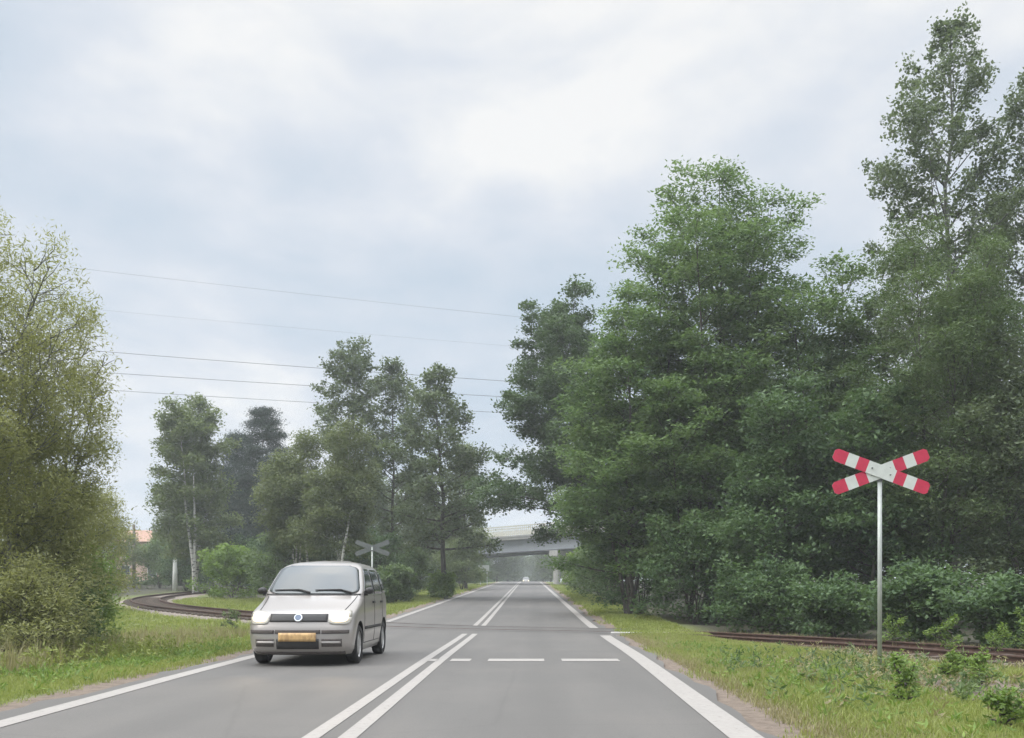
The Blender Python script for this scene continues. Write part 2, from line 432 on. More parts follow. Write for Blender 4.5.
sl_me = None; ns = 0
for s in np.arange(2, arc[-1], .65):
    x = np.interp(s, arc, TC[:, 0]); y = np.interp(s, arc, TC[:, 1])
    if on_road(x, y, 1.6) or y > 62 or y < 10 or x > 17: continue
    if ns >= 98: break
    i = int(np.argmin(np.abs(arc - s))); ang = math.atan2(TN[i][1], TN[i][0])
    if sl_me is None:
        o = MB().box((0, 0, 0), (2.3, .24, .12)).build('sleeper', M['sleeper'], tr, bevel=.012); sl_me = o
    else:
        o = sl_me.copy(); link(o, tr)
    o.location = (x + inv.x, y + inv.y, float(railtop(x, y)) - .165 + .012 + inv.z); o.rotation_euler = (0, 0, ang + random.Random(ns).uniform(-.02, .02)); ns += 1

# ------------------------------------------------------------------ vegetation
def leaves(rs, cen, per, sig, lw, up=.5, fold=.25, axis_up=0.0, cvar=None, droop=0):
    """leaf rhombs scattered about cluster centres. cen (n,3), sig (3,)"""
    n = len(cen); m = per
    ci = np.repeat(np.arange(n), m)
    dd = rs.normal(size=(n * m, 3)); dd /= np.linalg.norm(dd, axis=1)[:, None]
    sc_c = rs.uniform(.6, 1.35, (n, 1))[ci]
    p = cen[ci] + dd * rs.uniform(0, 1, (n * m, 1)) ** .5 * 1.75 * sc_c * np.asarray(sig)
    nrm = rs.normal(size=(n * m, 3)); nrm[:, 2] = np.abs(nrm[:, 2]) + up * 2; nrm /= np.linalg.norm(nrm, axis=1)[:, None]
    a = rs.normal(size=(n * m, 3)); a[:, 2] += axis_up
    a -= nrm * (a * nrm).sum(1)[:, None]; a /= np.linalg.norm(a, axis=1)[:, None] + 1e-9
    if droop: a[:, 2] -= droop; a /= np.linalg.norm(a, axis=1)[:, None]
    b = np.cross(nrm, a); b /= np.linalg.norm(b, axis=1)[:, None] + 1e-9
    s = rs.uniform(.65, 1.3, size=(n * m, 1)); l = lw[0] * s; w = lw[1] * s
    dn = nrm * (w * fold)
    v = np.stack([p, p + a * l * .45 + b * w * .5 - dn, p + a * l, p + a * l * .45 - b * w * .5 - dn], 1).reshape(-1, 3)
    f = np.arange(len(v)).reshape(-1, 4)
    cv = rs.uniform(0, 1, n) if cvar is None else cvar
    var = np.clip(.6 * cv[ci] + .4 * rs.uniform(0, 1, n * m), 0, 1)
    return v, f, np.repeat(var, 4)

def tubes(paths, sides=5):
    V = []; F = []; base = 0
    for pts, r in paths:
        pts = np.asarray(pts, float); n = len(pts)
        t = np.gradient(pts, axis=0); t /= np.linalg.norm(t, axis=1)[:, None] + 1e-9
        ref = np.where(np.abs(t[:, 2:3]) < .9, np.array([[0, 0, 1.]]), np.array([[1., 0, 0]]))
        a = np.cross(t, ref); a /= np.linalg.norm(a, axis=1)[:, None] + 1e-9; b = np.cross(t, a)
        sd = sides if r[0] > .03 else 3
        an = np.arange(sd) * 2 * math.pi / sd
        ring = pts[:, None, :] + (a[:, None, :] * np.cos(an)[None, :, None] + b[:, None, :] * np.sin(an)[None, :, None]) * np.asarray(r)[:, None, None]
        V.append(ring.reshape(-1, 3))
        i = np.arange(n * sd).reshape(n, sd) + base; j = np.roll(i, -1, 1)
        F.append(np.stack([i[:-1], j[:-1], j[1:], i[1:]], -1).reshape(-1, 4)); base += n * sd
    return np.concatenate(V), np.concatenate(F)

def grow(seed, H, prof_r, nl, base, elev, tr_r, wobble=.25, lean=(0, 0), pull=(0, 0, 0), nsub=5, stems=1, spread=0.0, fork=None, subl=.45, droop=0, trunk_top=.97, hvar=(.74, .95)):
    """trunk(s), limbs, side branches -> (thick wood, fine twigs, cluster centres)"""
    rs = np.random.RandomState(seed); wood = []; twigs = []; cen = []
    for s in range(stems):
        az0 = rs.uniform(0, 6.28) if stems > 1 else 0
        hs = H * (1 if s == 0 else rs.uniform(*hvar))
        if stems > 3 and s > 0: az0 = 2 * math.pi * (s + rs.uniform(-.2, .2)) / (stems - 1)
        tt = np.linspace(0, 1, 12)
        off = np.array([math.cos(az0), math.sin(az0)]) * spread * (0 if stems == 1 or (stems > 3 and s == 0) else rs.uniform(.55, 1))
        wx = np.cumsum(rs.normal(0, wobble / 4, 12)) * 1; wy = np.cumsum(rs.normal(0, wobble / 4, 12))
        wx -= wx[0]; wy -= wy[0]
        P = np.stack([wx + lean[0] * tt ** 1.2 + off[0] * tt ** .8, wy + lean[1] * tt ** 1.2 + off[1] * tt ** .8, tt * hs * trunk_top], 1)
        r0 = tr_r * (1 if stems == 1 else .6)
        rad = r0 * (1.0 - .93 * tt ** .85); rad[0] *= 1.35
        P[0, 2] = -.15
        wood.append((P, rad))
        nls = max(3, nl // stems)
        for i in range(nls):
            t = base + (1 - base) * ((i + rs.uniform(0, 1)) / nls) ** .9
            t = min(t, .985)
            st = np.array([np.interp(t, tt, P[:, k_]) for k_ in range(3)])
            L = np.interp(t, [a_ for a_, _ in prof_r], [b_ for _, b_ in prof_r]) * rs.uniform(.42, 1.25)
            az = i * 2.4 + rs.uniform(-.5, .5) + az0
            d2 = np.array([math.cos(az), math.sin(az)])
            if pull[2]: L *= 1 + pull[2] * (d2[0] * pull[0] + d2[1] * pull[1])
            e = elev(t) + rs.uniform(-.2, .2)
            q_ = np.linspace(0, 1, 6)
            bend = rs.uniform(-.25, .25)
            ca = az + bend * q_
            hor = L * math.cos(e) * q_; ver = L * math.sin(e) * q_ ** (1.15) - droop * L * q_ ** 2.2
            B = st + np.stack([np.cos(ca) * hor, np.sin(ca) * hor, ver], 1) + np.cumsum(rs.normal(0, .03 * L, (6, 3)) * q_[:, None], 0) * .6
            br = max(.018, min(np.interp(t, tt, rad) * .55, .03 * L + .01)) * (1 - .85 * q_)
            wood.append((B, np.maximum(br, .008)))
            cen.append(B[-1])
            nsb = max(3, int(round(nsub * L / np.max([b_ for _, b_ in prof_r]) * 1.35)))
            for j in range(nsb):
                u = .22 + .76 * (j + rs.uniform(0, 1)) / nsb
                sp = np.array([np.interp(u, q_, B[:, k_]) for k_ in range(3)])
                sl = L * subl * (1.15 - u) * rs.uniform(.6, 1.25) + min(.25, H * .03)
                a2 = az + (1 if j % 2 else -1) * rs.uniform(.5, 1.3); e2 = e * .6 + rs.uniform(-.35, .55)
                en = sp + sl * np.array([math.cos(a2) * math.cos(e2), math.sin(a2) * math.cos(e2), math.sin(e2) - droop * .8])
                md = (sp + en) / 2 + rs.normal(0, .06 * sl, 3)
                twigs.append((np.array([sp, md, en]), [max(.008, br[2] * .5), .008, .004]))
                cen += [en, md * .3 + en * .7 + rs.normal(0, .12 * sl + .03, 3)]
                if sl > .9: cen.append(md + rs.normal(0, .1 * sl, 3))
        for t in (.93, .97, 1.0): cen.append(np.array([np.interp(t, tt, P[:, k_]) for k_ in range(3)]))
    return rs, wood, twigs, np.array(cen)

def tree(name, label, cat, X, Y, H, prof_r, leaf, barkm, seed, nl=26, base=.25, elev=lambda t: .3 + .8 * t, tr=.16, per=40, sig=(.4, .4, .28), lw=(.12, .07), up=.4, group=None, fold=.25, thin=None, mid=None, dead=None, **kw):
    rs, wood, twigs, cen = grow(seed, H, prof_r, nl, base, elev, tr, **kw)
    root = empty(name, (X, Y, gz(X, Y)))
    tag(root, label, cat, group)
    if dead: wood += dead(rs)
    v, f = tubes(wood + twigs, 7)
    npmesh('trunk', v, f, None, barkm, root, smooth=True)
    cen = cen[cen[:, 2] > .1]
    if thin: # fewer leaves towards the top
        keep = rs.uniform(0, 1, len(cen)) < np.interp(cen[:, 2] / H, [a for a, _ in thin], [b for _, b in thin])
        cen = cen[keep]
    sg = np.asarray(sig)
    v, f, va = leaves(rs, cen, per, sg, lw, up, fold, droop=kw.get('droop', 0) * 1.2)
    npmesh('crown', v, f, va, leaf, root)
    return root
def shrub(label, X, Y, H, R, leaf, seed, stems=6, per=26, lw=(.10, .05), name='shrub', cat='shrub', nl=36, group=None, sig=None):
    return tree(name, label, cat, X, Y, H, [(0, R * .75), (.4, R), (1, R * .35)], leaf, M['bark'], seed, nl=nl, base=.04, elev=lambda t: .15 + .85 * t, tr=min(.05, .013 * H), per=per,
                sig=sig or (.18 * R ** .5 + .05, .18 * R ** .5 + .05, .15 * H ** .5 * .6 + .04), lw=lw, stems=stems, spread=R * .6, nsub=3, wobble=.12, group=group)
def dup(root, X, Y, rz, sc, label, group=None):
    r = root.copy(); link(r); r.location = (X, Y, gz(X, Y)); r.rotation_euler = (0, 0, rz); r.scale = (sc, sc, sc * 1.0); r['label'] = label
    if group: r['group'] = group
    for ch in list(root.children):
        c = ch.copy(); link(c, r)
    return r

# ---- right hand trees
def px(x, Y): return (x - 533) * Y / 950
def zp(y, Y): return 1.08 + (593 - y) * Y / 950
up1 = lambda t: .15 + .75 * t
rob = dict(leaf=M['robinia'], barkm=M['bark'], lw=(.17, .085), up=.7, fold=.3, sig=(.40, .40, .15), per=40, elev=up1, subl=.5)
tree('robinia_tree', 'tallest rounded light green robinia right of the overpass, its domed top against the sky', 'tree', px(715, 38), 38, zp(168, 38), [(.1, 2.8), (.35, 3.2), (.7, 3.0), (.88, 2.4), (1, 1.4)], seed=3, nl=170, base=.2, tr=.26, stems=7, spread=3.6, hvar=(.8, .93), nsub=5, **rob)
tree('robinia_tree', 'robinia with spreading side crown leaning left over the verge, left of the tallest robinia', 'tree', px(628, 37), 37, zp(300, 37), [(.05, 2.0), (.4, 2.6), (.7, 2.4), (1, 1.0)], seed=5, nl=90, base=.12, tr=.16, stems=5, spread=1.9, nsub=5, **rob)
tree('oak_tree', 'dark oak by the overpass with boughs hanging over the road', 'tree', 5.0, 56, zp(300, 56), [(.15, 4.6), (.35, 4.3), (.6, 3.5), (.85, 2.6), (1, 1.4)], M['oak'], M['bark'], 8, nl=112, base=.26, elev=lambda t: .0 + .75 * t ** 1.4, tr=.28, per=50, sig=(.36, .36, .22), lw=(.2, .12), lean=(-3.2, 0), pull=(-1, 0, .5), stems=4, spread=2.0, nsub=6, wobble=.5)
tree('poplar_tree', 'very tall grey green poplar at the right with a thin pointed top', 'tree', px(957, 33), 33, zp(8, 33), [(.05, 2.4), (.3, 2.9), (.55, 3.1), (.75, 2.6), (.9, 1.6), (1, .5)], M['poplar'], M['bark_grey'], 12, nl=78, base=.12, elev=lambda t: .35 + .6 * t, tr=.2, per=30, sig=(.19, .19, .17), lw=(.13, .095), up=.2, nsub=7, thin=[(0, 1), (.6, 1), (.8, .75), (1, .8)], wobble=.4)
tree('poplar_tree', 'second tall poplar at the far right edge, beside the tallest one', 'tree', px(1046, 34), 34, zp(70, 34), [(.05, 2.6), (.3, 3.0), (.6, 2.8), (.8, 2.2), (1, .6)], M['poplar'], M['bark_grey'], 14, nl=66, base=.12, elev=lambda t: .35 + .6 * t, tr=.19, per=28, sig=(.2, .2, .18), lw=(.13, .095), up=.2, nsub=7, thin=[(0, 1), (.6, 1), (.8, .8), (1, .8)])
tree('willow_tree', 'soft grey green willow in front of the tall poplar, behind the red and white cross', 'tree', px(935, 29), 29, zp(205, 29), [(.1, 2.0), (.45, 2.3), (.75, 1.8), (1, .6)], M['shrub'], M['bark'], 16, nl=76, base=.14, elev=lambda t: .3 + .7 * t, tr=.15, per=64, sig=(.34, .34, .24), lw=(.13, .036), up=.3, nsub=6, stems=3, spread=1.5)
tree('robinia_tree', 'dark robinia between the tallest robinia and the tall poplar', 'tree', px(838, 36), 36, zp(258, 36), [(.05, 2.2), (.4, 2.8), (.75, 2.4), (1, 1.1)], seed=20, nl=96, base=.12, tr=.18, stems=5, spread=2.2, nsub=5, **rob)
tree('robinia_tree', 'low robinia between the left leaning robinia and the tallest one', 'tree', px(690, 35), 35, zp(360, 35), [(.05, 2.0), (.4, 2.4), (.75, 2.0), (1, .7)], seed=21, nl=56, base=.12, tr=.13, stems=3, spread=1.4, nsub=5, **rob)
tree('alder_tree', 'dense dark alder low at the right edge above the rails', 'tree', px(1018, 28), 28, zp(330, 28), [(.05, 1.6), (.4, 2.1), (.75, 1.7), (1, .5)], M['alder'], M['bark'], 22, nl=50, base=.16, elev=lambda t: .25 + .7 * t, tr=.14, per=40, sig=(.3, .3, .2), lw=(.13, .08), nsub=5, stems=2, spread=.8)
und = dict(leaf=M['under'], barkm=M['bark'], per=38, sig=(.36, .36, .16), lw=(.16, .09), nsub=5, elev=lambda t: .2 + .7 * t)
tree('alder_tree', 'dark bushy tree below the tallest robinia, left of the red and white cross', 'tree', px(770, 31), 31, zp(392, 31), [(.05, 1.8), (.4, 2.1), (.75, 1.6), (1, .6)], seed=24, nl=54, base=.2, tr=.13, stems=2, spread=1.0, **und)
tree('alder_tree', 'dark leafy tree directly behind the pole of the red and white cross', 'tree', px(868, 30), 30, zp(395, 30), [(.05, 1.8), (.4, 2.1), (.75, 1.6), (1, .6)], seed=25, nl=54, base=.2, tr=.13, stems=2, spread=1.0, **und)
t_und = tree('alder_tree', 'shady tree standing deep behind the tallest robinia', 'tree', px(760, 50), 50, 13.5, [(.05, 3.0), (.4, 3.6), (.75, 2.8), (1, .8)], M['under'], M['bark'], 26, nl=56, base=.06, elev=lambda t: .2 + .7 * t, tr=.2, per=44, sig=(.65, .65, .36), lw=(.22, .13), nsub=5, stems=2, spread=1.5, group='trees of the wood behind the right verge')
for i, (x, y, h, l) in enumerate([(px(850, 48), 48, 1.0, 'shady wood tree behind the gap left of the willow'), (px(960, 46), 46, 1.05, 'shady wood tree behind the tallest poplar'),
        (px(1070, 44), 44, 1.0, 'shady wood tree beyond the right edge poplar'), (px(660, 64), 64, 1.0, 'shady wood tree behind the overhanging oak'), (px(690, 80), 80, 1.0, 'shady wood tree near the overpass ramp'),
        (px(1180, 34), 34, 1.0, 'shady wood tree outside the right edge near the rails'), (px(1040, 64), 64, 1.1, 'shady wood tree deepest behind the poplars')]):
    dup(t_und, x, y, i * 1.9 + .6, h, l, 'trees of the wood behind the right verge')
# bushes under the right hand trees
sh = dict(lw=(.13, .075), per=34)
shrub('dark bush at the verge edge under the left leaning robinia', px(640, 38), 38, 3.9, 2.1, M['under'], 30, **sh)
shrub('dark bush at the foot of the tallest robinia', px(695, 33), 33, 3.4, 2.0, M['under'], 31, **sh)
shrub('dark thicket behind the slender yellow green sapling', px(760, 28), 28, 1.7, 1.5, M['under'], 32, **sh)
shrub('tall dark thicket behind the rails left of the cross pole', px(836, 25.5), 25.5, 1.25, 1.2, M['under'], 33, **sh)
shrub('dark thicket behind the rails right of the cross pole', px(925, 23), 23, 1.5, 1.3, M['under'], 34, **sh)
shrub('dark thicket behind the rails at the right edge', px(1012, 21), 21, 1.35, 1.2, M['under'], 35, **sh)
shrub('mid green bush on the verge below the oak boughs', px(612, 50), 50, 3.7, 1.9, M['shrub'], 36, **sh)
shrub('bright yellow green bush at the foot of the bridge pier', px(588, 74), 74, 3.4, 1.9, M['fresh'], 37, lw=(.2, .12), per=26)
shrub('green bush right of the bright one near the bridge pier', px(600, 66), 66, 3.6, 2.0, M['shrub'], 38, lw=(.18, .1), per=26)
shrub('low bush deep under the wood trees behind the cross', px(880, 40), 40, 4.5, 3.2, M['under'], 39, lw=(.2, .12), per=30)
shrub('low bush deep under the robinias', px(740, 42), 42, 4.5, 3.2, M['under'], 40, lw=(.2, .12), per=30)
shrub('low bush deep at the right edge of the wood', px(1010, 38), 38, 4.5, 3.2, M['under'], 41, lw=(.2, .12), per=30)

# ---- left hand trees
wl = dict(leaf=M['willow'], barkm=M['bark_grey'], lw=(.085, .022), up=.15, fold=.2)
tree('willow_tree', 'big yellow green willow at the left edge beside the road', 'tree', px(-12, 17), 17, zp(188, 17), [(.03, 1.7), (.3, 1.75), (.6, 1.5), (.85, 1.0), (1, .4)], seed=50, nl=110, base=.05, elev=lambda t: .4 + .55 * t, tr=.10, per=74, sig=(.2, .2, .2), stems=5, spread=1.4, hvar=(.84, .99), nsub=6, thin=[(0, 1), (.6, 1), (.7, .5), (1, .42)], **wl)
tree('willow_tree', 'smaller yellow green willow leaning right, in front of the rail curve', 'tree', px(42, 18.5), 18.5, zp(300, 18.5), [(.03, 1.1), (.4, 1.2), (.7, 1.0), (1, .4)], seed=52, nl=76, base=.06, elev=lambda t: .4 + .55 * t, tr=.08, per=56, sig=(.19, .19, .19), stems=4, spread=.9, nsub=5, lean=(.35, 0), thin=[(0, 1), (.64, 1), (.74, .5), (1, .4)], **wl)
shrub('olive willow bush at the foot of the left willows', px(28, 16), 16, 1.5, 1.0, M['willow'], 53, lw=(.08, .022), per=44, nl=44)
shrub('bright green bush on the right flank of the left willows', px(80, 19.5), 19.5, 2.0, .8, M['fresh'], 54, lw=(.09, .035), per=44)
shrub('dark green bush low beside the left willows', px(66, 18), 18, 1.3, .7, M['shrub'], 55, lw=(.08, .03), per=40)
tree('willow_tree', 'distant olive tree between the left willows and the rail curve', 'tree', px(92, 42), 42, zp(500, 42), [(.05, 1.4), (.5, 1.7), (1, .4)], M['willow'], M['bark'], 57, nl=40, base=.1, elev=lambda t: .4 + .5 * t, tr=.08, per=56, sig=(.32, .32, .26), lw=(.12, .045), nsub=4, stems=2, spread=.8)
tree('birch_tree', 'birch with a pale forked trunk beside the rail curve', 'tree', px(196, 75), 75, zp(396, 75) - 1.1, [(.1, 1.8), (.3, 2.6), (.6, 2.8), (.85, 2.1), (1, .9)], M['birch'], M['birchbark'], 60, nl=88, base=.2, elev=lambda t: .25 + .65 * t, tr=.24, per=44, sig=(.45, .45, .34), lw=(.22, .14), droop=.15, nsub=5, wobble=.35, stems=4, spread=2.2,
     dead=lambda rs: [(np.array([[.75, -2.4, -.2], [.7, -2.5, 2.2], [.3, -2.6, 5.2], [-.1, -2.5, 8.3]]), [.17, .14, .10, .04]), (np.array([[.72, -2.4, 1.5], [.85, -2.6, 4.8], [.7, -2.5, 9.0]]), [.12, .10, .04])])
tree('pine_tree', 'dark blue green pine behind the birches', 'tree', px(264, 84), 84, zp(406, 84) - 1.2, [(.1, 3.0), (.4, 2.8), (.7, 2.1), (.9, 1.2), (1, .4)], M['pine'], M['bark'], 62, nl=70, base=.12, elev=lambda t: .05 + .4 * t, tr=.2, per=80, sig=(.5, .5, .24), lw=(.24, .05), up=.1, nsub=6, wobble=.2)
tree('pine_tree', 'smaller dark pine left of the blue green pine', 'tree', px(240, 88), 88, zp(432, 88) - 1.3, [(.1, 2.6), (.4, 2.5), (.7, 1.8), (.9, 1.0), (1, .4)], M['pine'], M['bark'], 63, nl=60, base=.1, elev=lambda t: .05 + .4 * t, tr=.18, per=76, sig=(.5, .5, .24), lw=(.25, .05), up=.1, nsub=6, wobble=.2)
bi = dict(leaf=M['birch_pale'], barkm=M['birchbark'], lw=(.15, .095), droop=.25, per=52, sig=(.36, .36, .3))
tree('birch_tree', 'olive birch with a white leaning trunk just left of the grey backed cross', 'tree', px(338, 54), 54, zp(425, 54) - .6, [(.2, 1.4), (.4, 2.2), (.7, 2.2), (1, .8)], seed=65, nl=64, base=.36, elev=lambda t: .3 + .65 * t, tr=.15, lean=(.8, 0), nsub=5, wobble=.4, stems=3, spread=1.5, dead=lambda rs: [(np.array([[.2, -1.0, -.2], [.3, -1.0, 1.5], [.55, -.9, 3.2], [.8, -.6, 4.9]]), [.11, .10, .08, .04])], **bi)
tree('birch_tree', 'olive birch with a thin white trunk above the roof of the oncoming car', 'tree', px(300, 56), 56, zp(432, 56) - .6, [(.2, 1.4), (.4, 2.3), (.7, 2.2), (1, .8)], seed=66, nl=64, base=.36, elev=lambda t: .3 + .65 * t, tr=.14, lean=(-.3, 0), nsub=5, wobble=.4, stems=3, spread=1.6, dead=lambda rs: [(np.array([[.95, -1.2, -.2], [.85, -1.2, 1.4], [.62, -1.1, 3.2], [.4, -.8, 4.6]]), [.085, .075, .06, .03])], **bi)
tree('aspen_tree', 'tall thin crowned aspen rising above the olive birches', 'tree', px(352, 66), 66, zp(338, 66) - .9, [(.3, 1.6), (.55, 2.6), (.8, 2.5), (.93, 1.6), (1, .8)], M['alder'], M['bark_grey'], 68, nl=54, base=.4, elev=lambda t: .35 + .6 * t, tr=.18, per=14, sig=(.27, .27, .21), lw=(.2, .14), up=.2, nsub=7, wobble=.3, stems=2, spread=.7)
tree('alder_tree', 'tall dark alder with a straight trunk at the left roadside', 'tree', px(444, 60), 60, zp(368, 60) - .75, [(.1, 2.0), (.28, 3.2), (.55, 3.3), (.8, 2.3), (1, .7)], M['alder'], M['bark'], 70, nl=62, base=.2, elev=lambda t: .05 + .8 * t, tr=.2, per=18, sig=(.27, .27, .21), lw=(.2, .14), up=.3, nsub=7, wobble=.3)
tree('alder_tree', 'dark alder between the thin aspen and the roadside alder', 'tree', px(394, 70), 70, zp(358, 70) - 1, [(.1, 2.0), (.3, 2.6), (.6, 2.7), (.85, 1.9), (1, .6)], M['alder'], M['bark'], 71, nl=54, base=.14, elev=lambda t: .2 + .65 * t, tr=.17, per=19, sig=(.3, .3, .23), lw=(.21, .15), nsub=6)
tree('alder_tree', 'light green tree at the left end of the bridge', 'tree', px(466, 92), 92, zp(446, 92) - 1.4, [(.05, 2.0), (.4, 2.5), (.75, 1.9), (1, .6)], M['birch'], M['bark'], 72, nl=46, base=.08, elev=lambda t: .2 + .65 * t, tr=.15, per=40, sig=(.5, .5, .36), lw=(.22, .14), nsub=5)
shl = dict(lw=(.17, .1), per=34)
for a in [('bright green bush behind the rail curve left of the car', 232, 62, 3.0, 2.1, 'fresh'), ('yellow green bush above the roof of the oncoming car', 285, 58, 4.3, 2.4, 'shrub'),
          ('green bush between the birches behind the car', 325, 60, 3.4, 2.2, 'shrub'), ('dark bush behind the grey backed cross', 375, 62, 4.2, 2.4, 'under'), ('small pale bush below the grey backed cross', 396, 52, 1.9, 1.0, 'shrub'),
          ('dense bush left of the straight alder trunk', 410, 66, 3.2, 1.7, 'shrub'), ('small round bright bush right of the straight alder trunk', 441, 60, 1.4, .7, 'fresh'), ('green bush beside the road below the light green tree', 462, 86, 4.4, 1.9, 'birch'),
          ('dark bush under the forked birch', 186, 84, 3.6, 2.8, 'under'), ('dark bush right of the forked birch, behind the rail curve', 214, 90, 4.0, 2.8, 'under'), ('dark bush behind the white post', 160, 92, 4.6, 3.2, 'shrub'), ('olive bush beside the thin grey pole', 112, 86, 5.4, 3.0, 'birch'), ('deep green bush behind the pines', 262, 76, 4.0, 3.0, 'under')]:
    shrub(a[0], px(a[1], a[2]), a[2], a[3], a[4], M[a[5]], int(a[1]) + 300, **shl)
t_bg = tree('wood_tree', 'distant wood tree behind the left birches', 'tree', px(300, 100), 100, 11.5, [(.05, 3.4), (.4, 4.2), (.75, 3.2), (1, .8)], M['alder'], M['bark'], 80, nl=40, base=.06, elev=lambda t: .2 + .8 * t, tr=.2, per=30, sig=(.7, .7, .45), lw=(.36, .22), nsub=5, group='distant wood trees')
bgl = [(180, 105, .85, 'distant wood tree behind the forked birch'), (370, 104, 1.0, 'distant wood tree behind the thin aspen'), (420, 100, .95, 'distant wood tree behind the roadside alder'), (235, 112, .95, 'distant wood tree behind the pines'),
       (60, 100, 1.0, 'distant wood tree behind the left willows'), (-40, 90, 1.1, 'distant wood tree beyond the left edge'), (-120, 70, 1.0, 'distant wood tree far outside the left edge'), (452, 118, .8, 'distant wood tree left of the bridge'),
       (420, 150, .8, 'distant wood tree behind the bridge deck, farther left'), (478, 172, .72, 'first distant wood tree beyond the bridge, left of the road'), (497, 190, .76, 'second distant wood tree beyond the bridge, left of the road'), (508, 215, .8, 'third distant wood tree beyond the bridge, left of the road'), (515, 255, .9, 'farthest wood tree beyond the bridge, left of the road'),
       (566, 172, .78, 'first distant wood tree beyond the bridge, right of the road'), (551, 195, .74, 'second distant wood tree beyond the bridge, right of the road'), (543, 235, .8, 'third distant wood tree beyond the bridge, right of the road'), (536, 290, .95, 'farthest wood tree beyond the bridge, right of the road'), (620, 170, .9, 'distant wood tree behind the bridge at the right'),
       (455, 185, .8, 'distant wood tree behind the left bridge pier'), (590, 160, .8, 'distant wood tree just right of the bridge pier'), (524, 340, 1.0, 'wood tree closing the view at the end of the road')]
for i, (x, Y, s, l) in enumerate(bgl): dup(t_bg, px(x, Y), Y, i * 2.1, s, l, 'distant wood trees')

t_far = shrub('distant thicket beyond the bridge, left of the road, nearest of them', px(470, 165), 165, 5.5, 4.0, M['under'], 410, lw=(.36, .22), per=30, group='distant thickets')
for i, (x, Y, sc_, l) in enumerate([(-24, 190, 1.2, 'distant thicket beyond the bridge, left of the road, second of them'), (-17, 215, 1.1, 'distant thicket beyond the bridge, left of the road, third of them'), (-14, 245, 1.1, 'distant thicket beyond the bridge, left of the road, farthest'), (-37, 175, 1.4, 'distant thicket far left behind the bridge pier'),
        (12, 170, 1.0, 'distant thicket beyond the bridge, right of the road, nearest'), (12, 215, 1.0, 'distant thicket beyond the bridge, right of the road, second'), (13, 250, 1.1, 'distant thicket beyond the bridge, right of the road, farthest'), (-27, 108, .9, 'distant thicket behind the left end trees before the bridge'), (-42, 112, 1.2, 'distant thicket behind the aspen and alders'), (-58, 110, 1.3, 'distant thicket behind the pines'), (-11, 150, .8, 'distant thicket just beyond the left bridge pier'), (-48, 215, 1.6, 'distant thicket far behind the bridge at the left'),
        (-10.5, 225, .9, 'distant thicket at the far left kerb, in front of the last left tree'), (-10.5, 262, 1.0, 'distant thicket at the far left kerb, beside the last left tree'), (-10, 305, 1.1, 'distant thicket at the far left kerb, behind the last left tree'), (-6, 352, 1.5, 'distant thicket closing the road end on the left'), (3, 356, 1.5, 'distant thicket closing the road end on the right'), (-16, 350, 1.5, 'distant thicket left of the one closing the road end')]):
    dup(t_far, x, Y, i * 1.3, sc_, l, 'distant thickets').location.z -= 1.0
t_far.location.z -= 1.0

# ---- small plants
for i, (x, y, h, r, m, l) in enumerate([(754, 629, .75, .26, 'fresh', 'slender yellow green sapling standing alone on the verge left of the rails'), (893, 646, .62, .32, 'fresh', 'yellow green seedling just right of the cross pole'),
        (945, 656, .80, .34, 'fresh', 'largest pale green seedling right of the cross pole, before the rails'), (994, 660, .62, .26, 'fresh', 'yellowish seedling in front of the rails near the right edge'), (1026, 655, .85, .3, 'fresh', 'pale seedling cut by the right edge of the photo'),
        (908, 706, .5, .16, 'fresh', 'bushy weed below the cross pole, left of the bare soil'), (980, 690, .42, .2, 'fresh', 'dusty green weed on the bare soil at lower right'), (1016, 732, .3, .2, 'fresh', 'weed in the bottom right corner'), (948, 684, .4, .15, 'fresh', 'small weed between the weed below the cross pole and the bare soil'),
        (232, 632, .65, .25, 'shrub', 'leafy weed on the left verge beside the car'), (640, 618, .5, .3, 'shrub', 'low weed clump at the verge edge below the robinia bush')]):
    Y = 12.0
    for _ in range(30): Y = .5 * Y + .5 * 950 * (1.08 - gz(px(x, Y), Y)) / (y - 593)
    shrub(l, px(x, Y), Y, h, r, M[m], 500 + i, stems=4, per=7, lw=(.06, .026), name='sapling' if h > .6 else 'weed_plant', cat='plant', nl=13, sig=(.035, .035, .04))

# ---- grass
def grass(name, pts, hgt, wid, mat, label, seed, blades=5, lean=.5):
    rs = np.random.RandomState(seed); n = len(pts); c = np.repeat(np.arange(n), blades); k_ = n * blades
    p = pts[c] + np.concatenate([rs.normal(0, .035, (k_, 2)), np.zeros((k_, 1))], 1)
    p[:, 2] = ground(p[:, 0], p[:, 1]) - .01
    az = rs.uniform(0, 6.28, k_); hh = (hgt[c] * rs.uniform(.5, 1.25, k_)); ln = hh * np.abs(rs.normal(0, lean, k_))
    d = np.stack([np.cos(az), np.sin(az), np.zeros(k_)], 1); sd = np.stack([-np.sin(az), np.cos(az), np.zeros(k_)], 1) * wid
    z = np.array([[0, 0, 1.]])
    m1 = p + d * (ln * .35)[:, None] + z * (hh * .6)[:, None]; tip = p + d * ln[:, None] + z * hh[:, None] * .95
    v = np.stack([p - sd, p + sd, m1 + sd * .7, tip, m1 - sd * .7], 1).reshape(-1, 3)
    i = np.arange(k_)[:, None] * 5
    f = np.concatenate([i + np.array([[0, 1, 2, 4]]), i + np.array([[4, 2, 3, 3]])])
    # use tris for the tip: split quads into tris
    ft = np.concatenate([i + np.array([[0, 1, 2]]), i + np.array([[0, 2, 4]]), i + np.array([[4, 2, 3]])])
    va = np.repeat(np.clip(.65 * rs.uniform(0, 1, n)[c] + .35 * rs.uniform(0, 1, k_), 0, 1), 5)
    o = npmesh(name, v, ft, va, mat); return tag(o, label, 'grass', kind='stuff')
